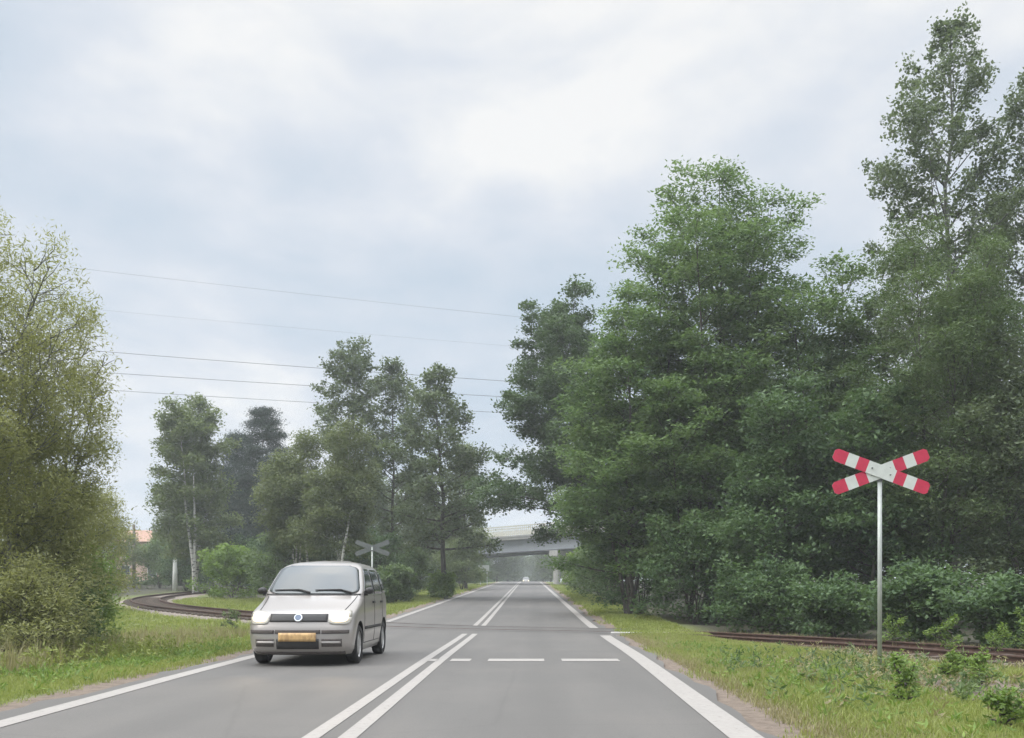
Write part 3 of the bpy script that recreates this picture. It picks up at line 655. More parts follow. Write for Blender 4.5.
def bare_at(x, y):
    q_ = x - cx(y)
    r_ = REf(y); l_ = LEf(y)
    b = (1 - sstep(.15, 1.1, q_ - r_)) * (q_ > r_ - .3) + (1 - sstep(.12, 1.0, l_ - q_)) * (q_ < l_ + .3)
    b = np.maximum(b, 1.2 * np.where(x > 0, np.where(x > 5.4, 1 - sstep(1.6, 3.4, track_dist(x, y)), .7 * (1 - sstep(.8, 1.6, track_dist(x, y)))), 1 - sstep(1.0, 1.9, track_dist(x, y))))
    b = np.maximum(b, 1.25 * np.exp(-(((x - 5.7) / 1.35) ** 2 + ((y - 12) / 3.4) ** 2)))
    ty = np.interp(x, TC[150:, 0], TC[150:, 1])
    b = np.where((x > 4.6) & (y > ty + 1.0), 1.6, b)
    return b + .25 * wob(x * .9 + 3, y * .9)
rs = np.random.RandomState(77)
P = []
for (n, x0, x1, y0, y1) in ((90000, 1.9, 8.5, 5, 26), (26000, 2.1, 9, 24, 60), (60000, -12, -4.7, 7, 30), (26000, -22, -5.0, 26, 62), (9000, 2, 8, 55, 130), (12000, -12, -5, 55, 130)):
    x = rs.uniform(x0, x1, n); y = y0 + (y1 - y0) * rs.uniform(0, 1, n) ** 1.25
    x = x + cx(y); k_ = (rs.uniform(0, 1, n) > bare_at(x, y)) & ~on_road(x, y, .06); P.append(np.stack([x[k_], y[k_], np.zeros(k_.sum())], 1))
P = np.concatenate(P)
h = .045 + .03 * (wob(P[:, 0] * .7, P[:, 1] * .7) + .5) + .0016 * np.clip(P[:, 1], 0, 60)
far = P[:, 1] > 24
grass('verge_grass', P[~far], np.clip(h[~far], .03, .14), .0045, M['grass'], 'short yellow green grass covering both road verges', 1, 6)
grass('verge_grass', P[far], np.clip(h[far], .06, .3), .014, M['grass'], 'rougher grass on the verges beyond the crossing', 2, 5)
n = 2200
x = rs.uniform(-11.5, -6.6, n); y = rs.uniform(12.8, 20, n)
k_ = (rs.uniform(0, 1, n) < sstep(.2, 1.4, -(x + 6.6) + .3 * wob(x, y) - .18 * (y - 14)) ) 
grass('dry_grass', np.stack([x[k_], y[k_], 0 * x[k_]], 1), rs.uniform(.2, .6, k_.sum()), .006, M['dry'], 'tall dry straw coloured grass at the foot of the left willows', 3, 5, .35)
n = 900
x = rs.uniform(-11, -7, n); y = 24 + rs.normal(0, 1.8, n)
grass('dry_grass', np.stack([x, y, 0 * x], 1), rs.uniform(.12, .34, n), .007, M['dry'], 'patch of brown dry grass in front of the left rails', 4, 5, .4)
n = 9000; y = rs.uniform(6, 24, n); x = REf(y) + np.abs(rs.normal(0, .75, n)) + .25
grass('dry_grass', np.stack([x, y, 0 * x], 1), rs.uniform(.03, .10, n), .004, M['dry'], 'short straw coloured grass along the right edge of the asphalt', 9, 4, .6)
n = 3000; i = rs.randint(xb + 2, len(TC) - 22, n); o = rs.choice([-1, 1], n) * rs.uniform(1.0, 2.6, n)
grass('dry_grass', np.stack([TC[i, 0] + TN[i, 0] * o + rs.normal(0, .2, n), TC[i, 1] + TN[i, 1] * o + rs.normal(0, .2, n), 0 * o], 1), rs.uniform(.04, .15, n), .005, M['dry'], 'thin dry grass along the rails on the right', 5, 4, .4)
def weeds(n, cxw, cyw, sx, sy, seed, hmax, label, m, per=9):
    rs = np.random.RandomState(seed); x = rs.normal(cxw, sx, n); y = rs.normal(cyw, sy, n); k_ = ~on_road(x, y, .5) & (track_dist(x, y) > 1.5) & (y > 7); x = x[k_]; y = y[k_]; n = len(x)
    h_ = rs.uniform(.04, hmax, n) ** 1.0
    cen = np.concatenate([np.stack([x + rs.normal(0, .03, n), y + rs.normal(0, .03, n), ground(x, y) + h_ * f_], 1) for f_ in (.25, .6, 1.0)])
    v, f, va = leaves(rs, cen, per, (.05, .05, .035), (.085, .024), .1, .3, axis_up=.8)
    tag(npmesh('weeds', v, f, va, m), label, 'weeds', kind='stuff')
weeds(150, 5.4, 12.0, 1.2, 2.8, 31, .30, 'ragged low weeds over the bare soil at lower right', M['shrub'])
weeds(230, 5.6, 13.0, 1.2, 3.4, 32, .17, 'dry yellowish weeds over the bare soil at lower right', M['dry'], 7)
weeds(500, -8.6, 15.5, 1.1, 2.4, 33, .36, 'rank weeds at the foot of the left willows', M['grass'])
weeds(260, 3.4, 13.0, .7, 4.5, 34, .08, 'flat clover like weeds in the right verge grass', M['fresh'], 6)
weeds(420, -6.6, 14.0, .7, 5.0, 35, .10, 'flat bright weeds in the left verge grass', M['fresh'], 6)
# loose stones and twigs on the bare soil
def stones(name, cx_, cy_, sx, sy, n, s0, s1, label, seed):
    rs = np.random.RandomState(seed); mb = []
    ic = np.array([(1, 0, 0), (-1, 0, 0), (0, 1, 0), (0, -1, 0), (0, 0, 1), (0, 0, -1)], float)
    F0 = np.array([(0, 2, 4), (2, 1, 4), (1, 3, 4), (3, 0, 4), (2, 0, 5), (1, 2, 5), (3, 1, 5), (0, 3, 5)])
    x = rs.normal(cx_, sx, n); y = rs.normal(cy_, sy, n); ok = ~on_road(x, y, .02); x = x[ok]; y = y[ok]; n = len(x)
    s = rs.uniform(s0, s1, n) * rs.uniform(.5, 1, n)
    v = ic[None] * (s[:, None, None] * rs.uniform(.5, 1.2, (n, 6, 1))) * np.array([1, 1, .7]) + rs.normal(0, .1, (n, 6, 3)) * s[:, None, None]
    v += np.stack([x, y, ground(x, y)], 1)[:, None, :]
    f = F0[None] + np.arange(n)[:, None, None] * 6
    return tag(npmesh(name, v.reshape(-1, 3), f.reshape(-1, 3), None, M['ballast']), label, 'gravel', kind='stuff')
stones('gravel', 5.6, 11.6, 1.0, 2.4, 1500, .012, .045, 'loose gravel on the bare soil at lower right', 6)

# ------------------------------------------------------------------ bridge
br = empty('road_bridge', (0, 128, float(prof(128))))
tag(br, 'grey steel girder bridge with a pale railing crossing over the road', 'bridge')
bz = float(prof(128))
br.rotation_euler = (0, 0, D2R(-26))
sl = Matrix.Rotation(D2R(-2.3), 3, 'Y')
def bl(x, y, z): return sl @ Vector((x, y, z))
UZ = 4.15
mb = MB(); mb.box(bl(0, -3.6, UZ + .85), (76, .34, 1.6), sl); mb.box(bl(0, 3.6, UZ + .85), (76, .34, 1.6), sl); mb.build('girder', M['girder'], br)
mb = MB(); mb.box(bl(0, -3.62, UZ + .06), (76.1, .62, .09), sl); mb.box(bl(0, 3.62, UZ + .06), (76.1, .62, .09), sl)
for i in range(-12, 13, 4): mb.box(bl(i * 3.0, 0, UZ + .6), (.3, 6.7, .7), sl)
mb.build('cross_beam', M['girder_dark'], br)
mb = MB(); mb.box(bl(0, 0, UZ + 1.84), (76.2, 9.0, .34), sl); mb.box(bl(0, -4.42, UZ + 2.09), (76.2, .3, .2), sl); mb.box(bl(0, 4.42, UZ + 2.09), (76.2, .3, .2), sl); mb.build('deck', M['deck'], br)
for yy in (-4.42, 4.42):
    mb = MB()
    for k in range(4): mb.box(bl(0, yy, UZ + 2.45 + k * .33), (76, .05, .10 if k < 3 else .14), sl)
    for i in range(-126, 127): mb.box(bl(i * .3, yy, UZ + 2.83), (.10 if i % 7 else .16, .045, 1.26), sl)
    mb.build('railing', M['railing'], br)
for x_ in (4.9, -20, 30):
    for y_ in (-3.0, 0, 3.0):
        mb = MB().tube([(x_, y_, -1.5), (x_, y_, UZ - .75 - x_ * -.04)], .45, 18)
        mb.build('pier', M['concrete'], br, smooth=False)
    MB().box((x_, 0, UZ - .42 + x_ * .04), (1.2, 8.2, .72)).build('pier_cap', M['concrete'], br, bevel=.04)
for x_, s in ((-37, -1), (37, 1)):
    MB().box((x_, 0, 1.6), (2.6, 9.6, 7.4)).build('abutment', M['concrete'], br, bevel=.05)

# ------------------------------------------------------------------ house, posts, signs, wires
hx, hy = px(150, 126), 126
ho = empty('house', (hx, hy, gz(hx, hy))); tag(ho, 'peach house with an orange roof glimpsed in the gap behind the rail curve', 'house')
MB().box((0, 0, 2.7), (6, 7, 5.4)).build('wall', M['plaster'], ho)
MB().add([(-3.4, -3.9, 5.3), (3.4, -3.9, 5.3), (3.4, 3.9, 5.3), (-3.4, 3.9, 5.3), (-3.4, 0, 7.0), (3.4, 0, 7.0)], [(0, 1, 5, 4), (2, 3, 4, 5), (0, 4, 3), (1, 2, 5), (0, 3, 2, 1)]).build('roof', M['tile'], ho)
MB().box((1.8, .6, 7.7), (.7, .7, 1.8)).build('chimney', M['plaster'], ho.children[1])
for ix in (-1.7, 1.7):
    for iz in (1.5, 4.0):
        w = MB().box((ix, -3.53, iz), (1.2, .1, 1.5)).build('window', M['white'], ho)
        MB().box((ix, -3.6, iz), (1.0, .04, 1.3)).build('pane', M['houseglass'], w)
def post(name, label, x, Y, h, r, m, cat):
    X = px(x, Y); o = MB().tube([(0, 0, -.3), (0, 0, h * .5), (0, 0, h)], [r * 1.1, r, r * .85], 12).build(name, m, None, (X, Y, gz(X, Y)), smooth=True); return tag(o, label, cat)
post('marker_post', 'short white post standing beyond the rail curve', 175, 82, 2.75, .20, M['limepost'], 'post')
post('utility_pole', 'thin grey wooden pole between the willows and the white post', 134, 90, 6.0, .15, M['wood'], 'pole')
# the small road sign seen from behind near the bridge
sX = -5.9; sY = 116
sg = empty('road_sign', (sX, sY, gz(sX, sY))); tag(sg, 'small grey sign panel on two pale posts beside the far left lane', 'road sign')
MB().tube([(-.5, 0, -.3), (-.5, 0, 2.5)], .06, 10).build('post', M['galv'], sg); MB().tube([(.3, 0, -.3), (.3, 0, 2.5)], .06, 10).build('post', M['galv'], sg)
MB().box((-.1, -.08, 2.15), (1.3, .04, .7)).build('sign_panel', M['galv'], sg, bevel=.01)

def cross(label, X, Y, rz, cz, scale=1.0):
    z0 = gz(X, Y)
    r = empty('crossing_sign', (X, Y, z0), rz); tag(r, label, 'crossing sign', 'saltire signs at the level crossing')
    MB().tube([(0, 0, -.4), (0, 0, (cz - z0) + .12)], .036, 14).build('pole', M['galv'], r, smooth=True)
    cl = MB().tube([(0, 0, cz - z0 - .16), (0, 0, cz - z0 - .10)], .046, 14); cl.tube([(0, 0, cz - z0 + .06), (0, 0, cz - z0 + .11)], .046, 14); cl.build('clamp', M['galv_dark'], r)
    L = .835; w = .106
    for s, yo in ((1, -.052), (-1, -.068)):
        mb = MB(); ca, sa = math.cos(D2R(20.5) * s), math.sin(D2R(20.5) * s)
        cuts = [-L, -.60, -.42, -.24, .24, .42, .60, L]; cols = [1, 2, 1, 2, 1, 2, 1]
        def P2(u, v, y): return (u * ca - v * sa, y, cz - z0 + u * sa + v * ca)
        for i in range(7):
            a, b = cuts[i], cuts[i + 1]
            out = [(a, -w), (b, -w), (b, w), (a, w)]
            if i == 0: out = [(a + .05, -w), (b, -w), (b, w), (a + .05, w), (a, w * .62), (a, -w * .62)]
            if i == 6: out = [(a, -w), (b - .05, -w), (b, -w * .62), (b, w * .62), (b - .05, w), (a, w)]
            n_ = len(out)
            mb.add([P2(u, v, yo) for u, v in out], [tuple(range(n_))], cols[i])
            mb.add([P2(u, v, yo + .012) for u, v in out], [tuple(range(n_))], 0)
            sv = [P2(u, v, yo) for u, v in out] + [P2(u, v, yo + .012) for u, v in out]
            mb.add(sv, [(k_, (k_ + 1) % n_, (k_ + 1) % n_ + n_, k_ + n_) for k_ in range(n_)], 0)
        mb.build('cross_arm', [M['galv_dark'], M['red'], M['white']], r)
    bt = MB()
    for u in (-.16, .16):
        for s in (1, -1):
            x_, z_ = u * math.cos(D2R(20.5)), u * s * math.sin(D2R(20.5)) + cz - z0
            bt.tube([(x_, -.085 if s < 0 else -.066, z_), (x_, -.05, z_)], .012, 8)
    bt.build('bolts', M['galv_dark'], r)
    return r
cross('red and white saltire crossing sign facing us on a pole on the right verge', 5.73, 15.7, 0, 3.08)
cross('grey backed saltire crossing sign seen from behind beyond the oncoming car', -7.45, 44, math.pi, 3.17)

wg = 'overhead wires crossing the sky above the left trees'
for (xa_, ya_, xb_, yb_, rad, l) in ((105, 273, 530, 318, .017, 'topmost faint overhead wire high above the left trees'), (130, 314, 510, 346, .011, 'second faintest overhead wire, below the topmost'), (130, 355, 505, 381, .040, 'third overhead wire, highest of the three darker ones'),
                                 (120, 375, 510, 397, .040, 'fourth overhead wire, middle of the three darker ones'), (115, 392, 510, 413, .036, 'lowest overhead wire, crossing behind the thin aspen')):
    Y = 150.0; m_ = (yb_ - ya_) / (xb_ - xa_)
    pts = []
    for xp in np.linspace(-420, 1250, 60):
        sag = .000018 * (xp - 420) ** 2
        yp = ya_ + m_ * (xp - xa_) - sag + .000018 * (318 - 420) ** 2
        pts.append((px(xp, Y), Y, zp(yp, Y)))
    o = MB().tube(pts, rad, 5).build('overhead_wire', M['wire'], None, smooth=True); tag(o, l, 'wire', wg)

# ------------------------------------------------------------------ the car
def tab(zs, vs):   # a softened profile curve
    zf = np.arange(zs[0] - .1, zs[-1] + .1, .002); v = np.interp(zf, zs, vs); k_ = np.ones(13) / 13
    v2 = np.convolve(np.convolve(np.pad(v, 12, mode='edge'), k_, 'valid'), k_, 'valid')
    return lambda z: float(np.interp(z, zf, v2))
Z_ = [.17, .24, .32, .45, .55, .60, .66, .74, .79, .83, .88, .95, 1.00, 1.03, 1.06, 1.20, 1.35, 1.47, 1.515, 1.55, 1.60]
xf = tab([.17, .24, .32, .45, .55, .60, .66, .72, .76, .79, .815, .84, .87, .91, .95, 1.00, 1.03, 1.06, 1.20, 1.35, 1.46, 1.50, 1.53, 1.555, 1.58, 1.60], [.10, .03, .0, .0, .012, .035, .055, .085, .12, .17, .235, .315, .42, .555, .68, .82, .885, .93, 1.10, 1.29, 1.455, 1.53, 1.61, 1.72, 1.92, 2.25])
xr = tab([.17, .24, .4, .9, 1.0, 1.06, 1.47, 1.515, 1.55, 1.60], [3.44, 3.50, 3.54, 3.52, 3.50, 3.47, 3.26, 3.18, 3.02, 2.70])
wd = tab([.17, .24, .45, .6, .74, .85, .95, 1.0, 1.06, 1.25, 1.40, 1.47, 1.51, 1.545, 1.575, 1.60], [.715, .76, .785, .79, .79, .788, .784, .782, .772, .728, .682, .645, .60, .535, .43, .26])
bu = tab([.17, .45, .74, .83, 1.0, 1.06, 1.47, 1.60], [.11, .11, .13, .18, .19, .15, .13, .16])
cr = tab([.17, .6, .74, .83, .95, 1.06, 1.47, 1.60], [.26, .26, .24, .22, .20, .10, .12, .14])
def front(y, z):
    w = wd(z); r = cr(z); a = abs(y)
    x = xf(z) + bu(z) * (a / w) ** 2
    if a > w - r:
        d = min(1, (a - (w - r)) / r); x += r * .9 * (1 - math.sqrt(max(0, 1 - d * d)))
    return x
def rear(y, z):
    w = wd(z); r = .16; a = abs(y); x = xr(z) - .05 * (a / w) ** 2
    if a > w - r:
        d = min(1, (a - (w - r)) / r); x -= r * (1 - math.sqrt(max(0, 1 - d * d)))
    return x
def fnorm(y, z, e=.004):
    dx_y = (front(y + e, z) - front(y - e, z)) / (2 * e) if abs(y) + e < wd(z) else (1 if y > 0 else -1) * 3
    dx_z = (front(y, z + e) - front(y, z - e)) / (2 * e)
    n = Vector((-1, dx_y, dx_z)); return n.normalized()
def fpt(y, z, off):
    p = Vector((front(y, z), y, z)); return p + fnorm(y, z) * off
def spt(x, z, s, off):
    w = wd(z); n = Vector((0, s, -(wd(z + .01) - wd(z - .01)) / .02)).normalized()
    return Vector((x, s * w, z)) + n * off
def patch(grid, name, mat, parent, thick=.012, inward=None, smooth=True):
    """a grid of points (rows of equal length) as a thin shell part"""
    r_, c_ = len(grid), len(grid[0]); v = [p for row in grid for p in row]
    f = [(i * c_ + j, i * c_ + j + 1, (i + 1) * c_ + j + 1, (i + 1) * c_ + j) for i in range(r_ - 1) for j in range(c_ - 1)]
    o = MB().add(v, f).build(name, mat, parent, smooth=smooth)
    md = o.modifiers.new('solid', 'SOLIDIFY'); md.thickness = thick; md.offset = 0
    return o
def fpatch(name, mat, parent, y0, y1, z0, z1, off=.004, ny=14, nz=6, thick=.012, y0t=None, y1t=None):
    y0t = y0 if y0t is None else y0t; y1t = y1 if y1t is None else y1t
    g = []
    for i in range(nz + 1):
        t = i / nz; z = z0 + (z1 - z0) * t; a = y0 + (y0t - y0) * t; b = y1 + (y1t - y1) * t
        g.append([fpt(a + (b - a) * j / ny, z, off) for j in range(ny + 1)])
    return patch(g, name, mat, parent, thick)

def body_ring(z):
    w = wd(z); r = cr(z); P_ = []
    yy = np.concatenate([-w + r * (1 - np.cos(np.linspace(0, math.pi / 2, 7))), np.linspace(-(w - r), w - r, 15)[1:-1], (w - r) + r * np.sin(np.linspace(0, math.pi / 2, 7))])
    yy = np.clip(yy, -w, w)
    for y in yy: P_.append((front(y, z), y, z))
    xa_, xb_ = front(w, z), rear(w, z)
    for t in np.linspace(0, 1, 26)[1:-1]: P_.append((xa_ + (xb_ - xa_) * t, w, z))
    r = .16
    yy = np.concatenate([(w - r) + r * np.cos(np.linspace(0, math.pi / 2, 6)), np.linspace(w - r, -(w - r), 11)[1:-1], -(w - r) - r * np.sin(np.linspace(0, math.pi / 2, 6))])
    for y in yy: P_.append((rear(y, z), y, z))
    xa_, xb_ = front(-w, z), rear(-w, z)
    for t in np.linspace(1, 0, 26)[1:-1]: P_.append((xa_ + (xb_ - xa_) * t, -w, z))
    return P_
def make_car(label, X, Y, dz=0):
    root = empty('hatchback_car', (X, Y, float(prof(Y)) + dz), math.pi / 2)
    tag(root, label, 'car')
    zs = sorted(set(list(np.round(np.arange(.17, .80, .035), 3)) + list(np.round(np.arange(.72, 1.07, .011), 3)) + list(np.round(np.arange(1.08, 1.45, .04), 3)) + list(np.round(np.arange(1.445, 1.599, .0075), 4)) + [1.60]))
    rings = [body_ring(z) for z in zs]; n = len(rings[0])
    mb = MB(); v = [p for r in rings for p in r]; f = []
    for i in range(len(zs) - 1):
        for j in range(n): f.append((i * n + j, i * n + (j + 1) % n, (i + 1) * n + (j + 1) % n, (i + 1) * n + j))
    f.append(tuple(range(n))); 
    f.append(tuple((len(zs) - 1) * n + j for j in reversed(range(n))))
    mb.add(v, f)
    body = mb.build('body', M['body'], root, smooth=True)
    # wheel arches cut out of the body
    cut = MB()
    for wx in (.74, 3.04):
        for s in (-1, 1): cut.tube([(wx, s * .50, .30), (wx, s * 1.0, .30)], .345, 40)
    co = cut.build('cutter', M['trim'])
    co.parent = root
    md = body.modifiers.new('b', 'BOOLEAN'); md.object = co; md.operation = 'DIFFERENCE'; md.solver = 'EXACT'; md.material_mode = 'TRANSFER'
    dg = bpy.context.evaluated_depsgraph_get(); me = bpy.data.meshes.new_from_object(body.evaluated_get(dg))
    body.modifiers.clear(); body.data = me
    bpy.data.objects.remove(co, do_unlink=True)
    me.set_sharp_from_angle(angle=D2R(38))
    # front: windscreen, lamps, grille, bumper inserts, plate
    g = []
    for v_ in np.sin(np.linspace(-math.pi / 2, math.pi / 2, 25)):
        zz = 1.265 + .222 * v_; hw = (.73 - .29 * (zz - 1.04)) * max(.80, (1 - abs(v_) ** 9) ** (1 / 5.))
        g.append([fpt(hw * u_, zz, .010) for u_ in np.linspace(-1, 1, 25)])
    patch(g, 'windscreen', M['screen'], root, .02)
    fpatch('windscreen_seal', M['trim'], root, -.735, .735, 1.028, 1.05, .003, 20, 3, .01)
    for a in (-1, 1):
        def lampgrid(c, hw, hh, off, k, n_=28, rings=6):
            g = []
            for ri in range(rings + 1):
                q_ = ri / rings; row = []
                for t in np.linspace(0, 2 * math.pi, n_ + 1):
                    cx_ = math.copysign(abs(math.cos(t)) ** k, math.cos(t)); sz_ = math.copysign(abs(math.sin(t)) ** k, math.sin(t))
                    yy = c[0] + hw * q_ * cx_; zz = c[1] + hh * q_ * sz_ * (1 + .16 * cx_) + .012 * q_ * cx_
                    row.append(fpt(a * yy, zz, off))
                g.append(row)
            return g
        l = patch(lampgrid((.59, .70), .152, .096, .006, .5), 'headlight', M['lampglass'], root, .012)
        patch(lampgrid((.585, .702), .118, .066, .014, .7), 'bulb_reflector', M['lamp'], l, .004)
        fpatch('bumper_strip', M['bumper'], root, a * .35, a * .72, .475, .528, .006, 14, 3, .016)
        fpatch('fog_lamp_grille', M['bumper'], root, a * .35, a * .63, .29, .40, .004, 10, 4, .010)
        fpatch('grille_slat', M['body'], root.children[-1], a * .34, a * .615, .335, .362, .010, 10, 2, .012)
    for a in (-1, 1): fpatch('bonnet_seam', M['trim'], root, a * .625, a * .634, .80, 1.022, .003, 1, 14, .006, a * .69, a * .699)
    fpatch('grille', M['trim'], root, -.425, .425, .645, .755, .004, 16, 5, .012)
    fpatch('lower_grille', M['trim'], root, -.31, .31, .255, .40, .004, 16, 5, .010)
    fpatch('bumper_lip', M['bumper'], root, -.66, .66, .172, .212, .004, 20, 2, .014)
    fpatch('bumper_recess', M['bumper'], root, -.33, .33, .475, .53, .004, 16, 3, .012)
    pl = fpatch('number_plate', M['plate'], root, -.27, .27, .365, .485, .03, 8, 3, .012)
    b = MB(); c0 = fpt(0, .70, .012); nn = fnorm(0, .70)
    rot = nn.to_track_quat('Z', 'Y').to_matrix()
    ring = [(c0 + rot @ Vector((math.cos(t) * .066, math.sin(t) * .066, .0))) for t in np.linspace(0, 2 * math.pi, 28, endpoint=False)]
    ring2 = [(c0 + rot @ Vector((math.cos(t) * .058, math.sin(t) * .058, .012))) for t in np.linspace(0, 2 * math.pi, 28, endpoint=False)]
    b.add(ring + ring2, [(i, (i + 1) % 28, (i + 1) % 28 + 28, i + 28) for i in range(28)] + [tuple(range(28, 56))]); bd = b.build('badge', M['chrome'], root)
    b = MB(); r3_ = [(c0 + rot @ Vector((math.cos(t) * .046, math.sin(t) * .046, .0145))) for t in np.linspace(0, 2 * math.pi, 24, endpoint=False)]
    b.add(r3_, [tuple(range(24))]); b.build('badge_centre', M['badge'], bd)
    for y0, y1, zz in ((.02, .60, 1.075), (-.60, -.05, 1.075)):   # wipers
        MB().tube([fpt(y0, 1.045, .034), fpt(y0 * .7 + y1 * .3, zz + .015, .036), fpt(y1, zz + .01, .034)], [.016, .013, .008], 8).build('wiper', M['trim'], root)
    # sides
    for s in (-1, 1):
        def sp(name, mat, x0b, x1b, x0t, x1t, z0, z1, off=.004, th=.01, nx_=10, nz_=6):
            g = [[spt((x0b + (x1b - x0b) * j / nx_) * (1 - i / nz_) + (x0t + (x1t - x0t) * j / nx_) * (i / nz_), z0 + (z1 - z0) * i / nz_, s, off) for j in range(nx_ + 1)] for i in range(nz_ + 1)]
            return patch(g, name, mat, root, th)
        sp('front_side_window', M['sideglass'], 1.16, 2.02, 1.66, 2.05, 1.05, 1.45)
        sp('rear_side_window', M['sideglass'], 2.10, 2.90, 2.12, 2.80, 1.05, 1.45)
        sp('quarter_window', M['sideglass'], 2.96, 3.24, 2.88, 3.10, 1.07, 1.43)
        for xd in (1.12, 2.06, 2.86): sp('door_seam', M['trim'], xd, xd + .012, xd, xd + .012, .30 if xd < 2.8 else .62, 1.04, .002, .004, 1, 6)
        sp('sill_seam', M['trim'], 1.12, 2.70, 1.12, 2.70, .288, .298, .002, .004, 8, 1)
        sp('rubbing_strip', M['trim'], 1.16, 2.68, 1.16, 2.68, .50, .545, .006, .014, 8, 2)
        for xd in (1.86, 2.66): sp('door_handle', M['trim'], xd, xd + .17, xd, xd + .17, .90, .935, .014, .022, 4, 2)
        mm = MB(); o_ = Vector((1.17, s * (.78 + .07), 1.10))
        vv = []
        for k_, (xx, sc_) in enumerate(((-.06, .55), (-.035, .9), (.01, 1), (.05, 1))):
            vv += [o_ + Vector((xx, math.cos(t) * .07 * sc_, math.sin(t) * .055 * sc_)) for t in np.linspace(0, 2 * math.pi, 16, endpoint=False)]
        ff = [(k_ * 16 + i, k_ * 16 + (i + 1) % 16, (k_ + 1) * 16 + (i + 1) % 16, (k_ + 1) * 16 + i) for k_ in range(3) for i in range(16)] + [tuple(range(16)), tuple(range(48, 64))]
        mm.add(vv, ff); mm.box((1.19, s * .775, 1.05), (.07, .10, .05)); mm.build('door_mirror', M['trim'], root, smooth=True)
        g = [[Vector((rear(y, z) + .006, y, z)) for y in np.linspace(s * .56, s * (wd(z) - .05), 5)] for z in np.linspace(.95, 1.40, 7)]
        patch(g, 'tail_light', M['tail'], root, .012)
    g = [[Vector((rear(y, z) + .006, y, z)) for y in np.linspace(-.52, .52, 9)] for z in np.linspace(1.08, 1.42, 5)]
    patch(g, 'rear_window', M['sideglass'], root, .01)
    # wheels
    proto = None
    for wx in (.74, 3.04):
        for s in (-1, 1):
            mb = MB(); prof_ = [(.205, -.085), (.262, -.088), (.285, -.070), (.290, -.03), (.290, .03), (.285, .070), (.262, .088), (.205, .085)]
            v_ = []; nn_ = 36
            for t in range(nn_):
                a = 2 * math.pi * t / nn_
                for r_, y_ in prof_: v_.append((math.cos(a) * r_, y_, math.sin(a) * r_))
            kp = len(prof_)
            f_ = [(t * kp + i, t * kp + i + 1, ((t + 1) % nn_) * kp + i + 1, ((t + 1) % nn_) * kp + i) for t in range(nn_) for i in range(kp - 1)]
            mb.add(v_, f_)
            wroot = mb.build('wheel', M['tyre'], root, (wx, s * .695, .29), smooth=True)
            wroot.name = 'wheel'
            rm = MB()
            ra = [(.205, .07), (.19, .055), (.15, .062), (.06, .075), (.0, .078)]
            v_ = []
            for t in range(nn_):
                a = 2 * math.pi * t / nn_
                for i, (r_, y_) in enumerate(ra):
                    dip = -.018 if (i in (1, 2) and (t // 3) % 2) else 0
                    v_.append((math.cos(a) * r_, s * (y_ + dip), math.sin(a) * r_))
            kp = len(ra)
            f_ = [(t * kp + i, t * kp + i + 1, ((t + 1) % nn_) * kp + i + 1, ((t + 1) % nn_) * kp + i) for t in range(nn_) for i in range(kp - 1)]
            rm.add(v_, f_).build('rim', M['rimmat'], wroot)
    root.scale = (1, 1, 1.015)
    return root
def headlight_beam(x, y, z, tx, ty):
    d = bpy.data.lights.new('headlight_beam', 'SPOT'); o = bpy.data.objects.new('headlight_beam', d); C.objects.link(o)
    d.energy = 16; d.color = (1, .74, .42); d.spot_size = D2R(44); d.spot_blend = 1; d.shadow_soft_size = .08
    o.location = (x, y, z); o.rotation_euler = (Vector((tx, ty, 0)) - Vector((x, y, z))).to_track_quat('-Z', 'Y').to_euler()
for x_ in (-4.03, -2.87): headlight_beam(x_, 13.75, .72, x_ + 1.0, 8.0)
car = make_car('silver beige small hatchback with lit headlights and a yellow plate, oncoming in the left lane', -3.45, 13.9)
def copy_tree(o, parent=None):
    c = o.copy(); link(c, parent)
    for ch in list(o.children): copy_tree(ch, c)
    return c
c2 = copy_tree(car); c2.location = (px(526, 225) , 225, float(prof(225)) + .01); c2['label'] = 'tiny pale car far down the road beneath the bridge'

# ------------------------------------------------------------------ air
hz = MB().box((0, 430, 12), (1260, 1060, 34)).build('haze', [])
hm = bpy.data.materials.new('pale air'); hm.use_nodes = True; hn = hm.node_tree
hn.nodes.remove(hn.nodes['Principled BSDF'])
pv = hn.nodes.new('ShaderNodeVolumePrincipled'); pv.inputs['Color'].default_value = (.93, .96, 1, 1); pv.inputs['Density'].default_value = .001; pv.inputs['Anisotropy'].default_value = .2
hn.links.new(pv.outputs[0], hn.nodes['Material Output'].inputs['Volume']); hz.data.materials.append(hm)
tag(hz, 'thin pale air over the whole road', 'haze', kind='stuff')

# ------------------------------------------------------------------ camera, light, sky
cam = bpy.data.cameras.new('camera'); co = bpy.data.objects.new('camera', cam); C.objects.link(co)
co.location = (0, 0, 1.08); co.rotation_euler = (math.pi / 2, 0, 0)
cam.sensor_width = 36; cam.lens = 36 * 950 / 1024; cam.shift_x = -.0205; cam.shift_y = 224 / 1024
cam.clip_end = 6000; cam.clip_start = .05
SC.camera = co
SUN_EL, SUN_AZ = 45, -105      # azimuth measured from straight ahead, to the left
sd = bpy.data.lights.new('sun', 'SUN'); so = bpy.data.objects.new('sun', sd); C.objects.link(so)
sd.energy = 1.5; sd.angle = D2R(35); sd.color = (1, .96, .9)
dv = Vector((math.sin(D2R(SUN_AZ)) * math.cos(D2R(SUN_EL)), math.cos(D2R(SUN_AZ)) * math.cos(D2R(SUN_EL)), math.sin(D2R(SUN_EL))))
so.rotation_euler = dv.to_track_quat('Z', 'Y').to_euler(); so.location = (0, 0, 60)
w = bpy.data.worlds.new('World'); SC.world = w; w.use_nodes = True
nt = w.node_tree; bg = nt.nodes['Background']; bg.inputs['Strength'].default_value = .1
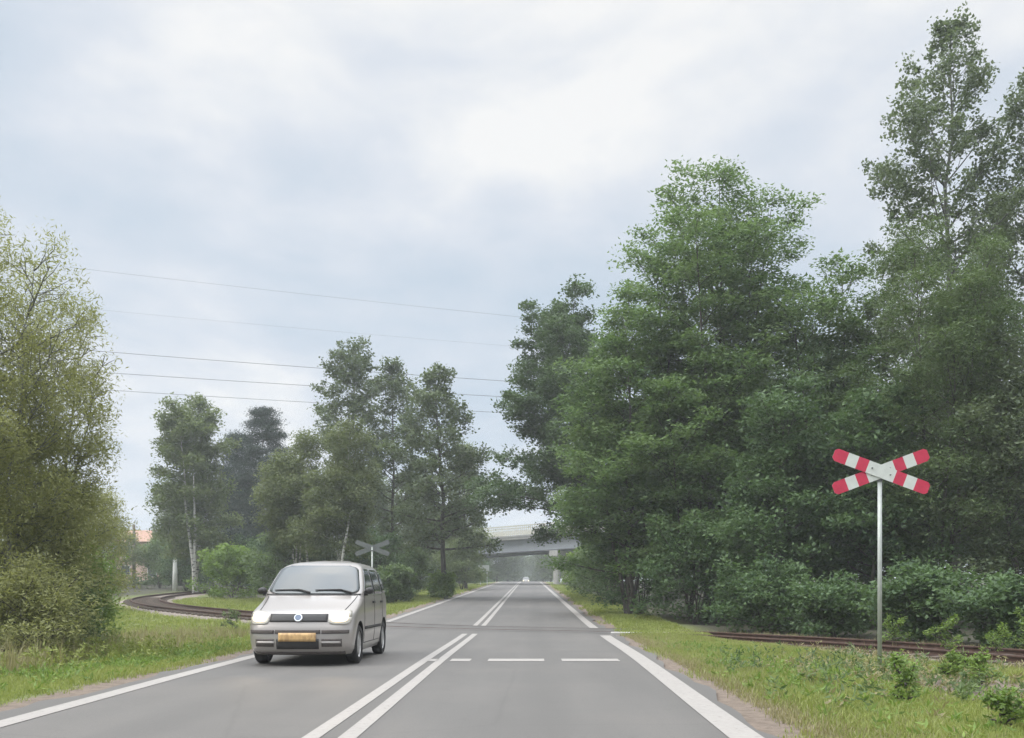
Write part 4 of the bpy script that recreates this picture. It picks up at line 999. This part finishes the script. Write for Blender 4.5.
sky = nt.nodes.new('ShaderNodeTexSky'); sky.sky_type = 'NISHITA'; sky.sun_disc = False; sky.sun_elevation = D2R(SUN_EL); sky.sun_rotation = D2R(SUN_AZ)
tc = nt.nodes.new('ShaderNodeTexCoord'); sep = nt.nodes.new('ShaderNodeSeparateXYZ'); nt.links.new(tc.outputs['Generated'], sep.inputs[0])
def mth(op, a, b=None, c=None, clamp=False):
    n_ = nt.nodes.new('ShaderNodeMath'); n_.operation = op; n_.use_clamp = clamp
    for i, x_ in enumerate((a, b, c)):
        if x_ is None: continue
        if isinstance(x_, (int, float)): n_.inputs[i].default_value = x_
        else: nt.links.new(x_, n_.inputs[i])
    return n_.outputs[0]
zc = mth('MAXIMUM', sep.outputs[2], 0.0)
den = mth('ADD', zc, .22)
cb = nt.nodes.new('ShaderNodeCombineXYZ'); nt.links.new(mth('DIVIDE', sep.outputs[0], den), cb.inputs[0]); nt.links.new(mth('DIVIDE', sep.outputs[1], den), cb.inputs[1]); nt.links.new(mth('MULTIPLY', zc, 1.2), cb.inputs[2])
n1 = noise(nt, 1.15, 6, .52, vec=cb.outputs[0], dist=.35); n2 = noise(nt, 3.1, 6, .55, vec=cb.outputs[0], dist=.2)
cl = mth('ADD', mth('MULTIPLY', n1, .62), mth('MULTIPLY', n2, .38))
cl = mth('ADD', cl, mth('MULTIPLY', zc, .13))
ccol = ramp(nt, cl, [(.43, (3.7, 4.32, 5.0)), (.52, (4.3, 4.74, 5.3)), (.585, (4.9, 5.18, 5.6)), (.68, (6.2, 6.2, 6.15))])
# an overcast sky is brighter overhead than near the horizon
gain = mth('MULTIPLY_ADD', mth('POWER', mth('SUBTRACT', mth('MAXIMUM', zc, .555), .555), 1.0), 12.0, 1.0)
cs = nt.nodes.new('ShaderNodeVectorMath'); cs.operation = 'SCALE'; nt.links.new(ccol, cs.inputs[0]); nt.links.new(gain, cs.inputs['Scale'])
nt.links.new(mixc(nt, .94, sky.outputs[0], cs.outputs[0]), bg.inputs['Color'])
SC.view_settings.view_transform = 'Standard'; SC.view_settings.look = 'None'; SC.view_settings.exposure = .62; SC.view_settings.gamma = 1
SC.render.engine = 'CYCLES'
cy = SC.cycles; cy.max_bounces = 6; cy.diffuse_bounces = 3; cy.transmission_bounces = 4; cy.glossy_bounces = 3; cy.volume_bounces = 1; cy.use_denoising = True
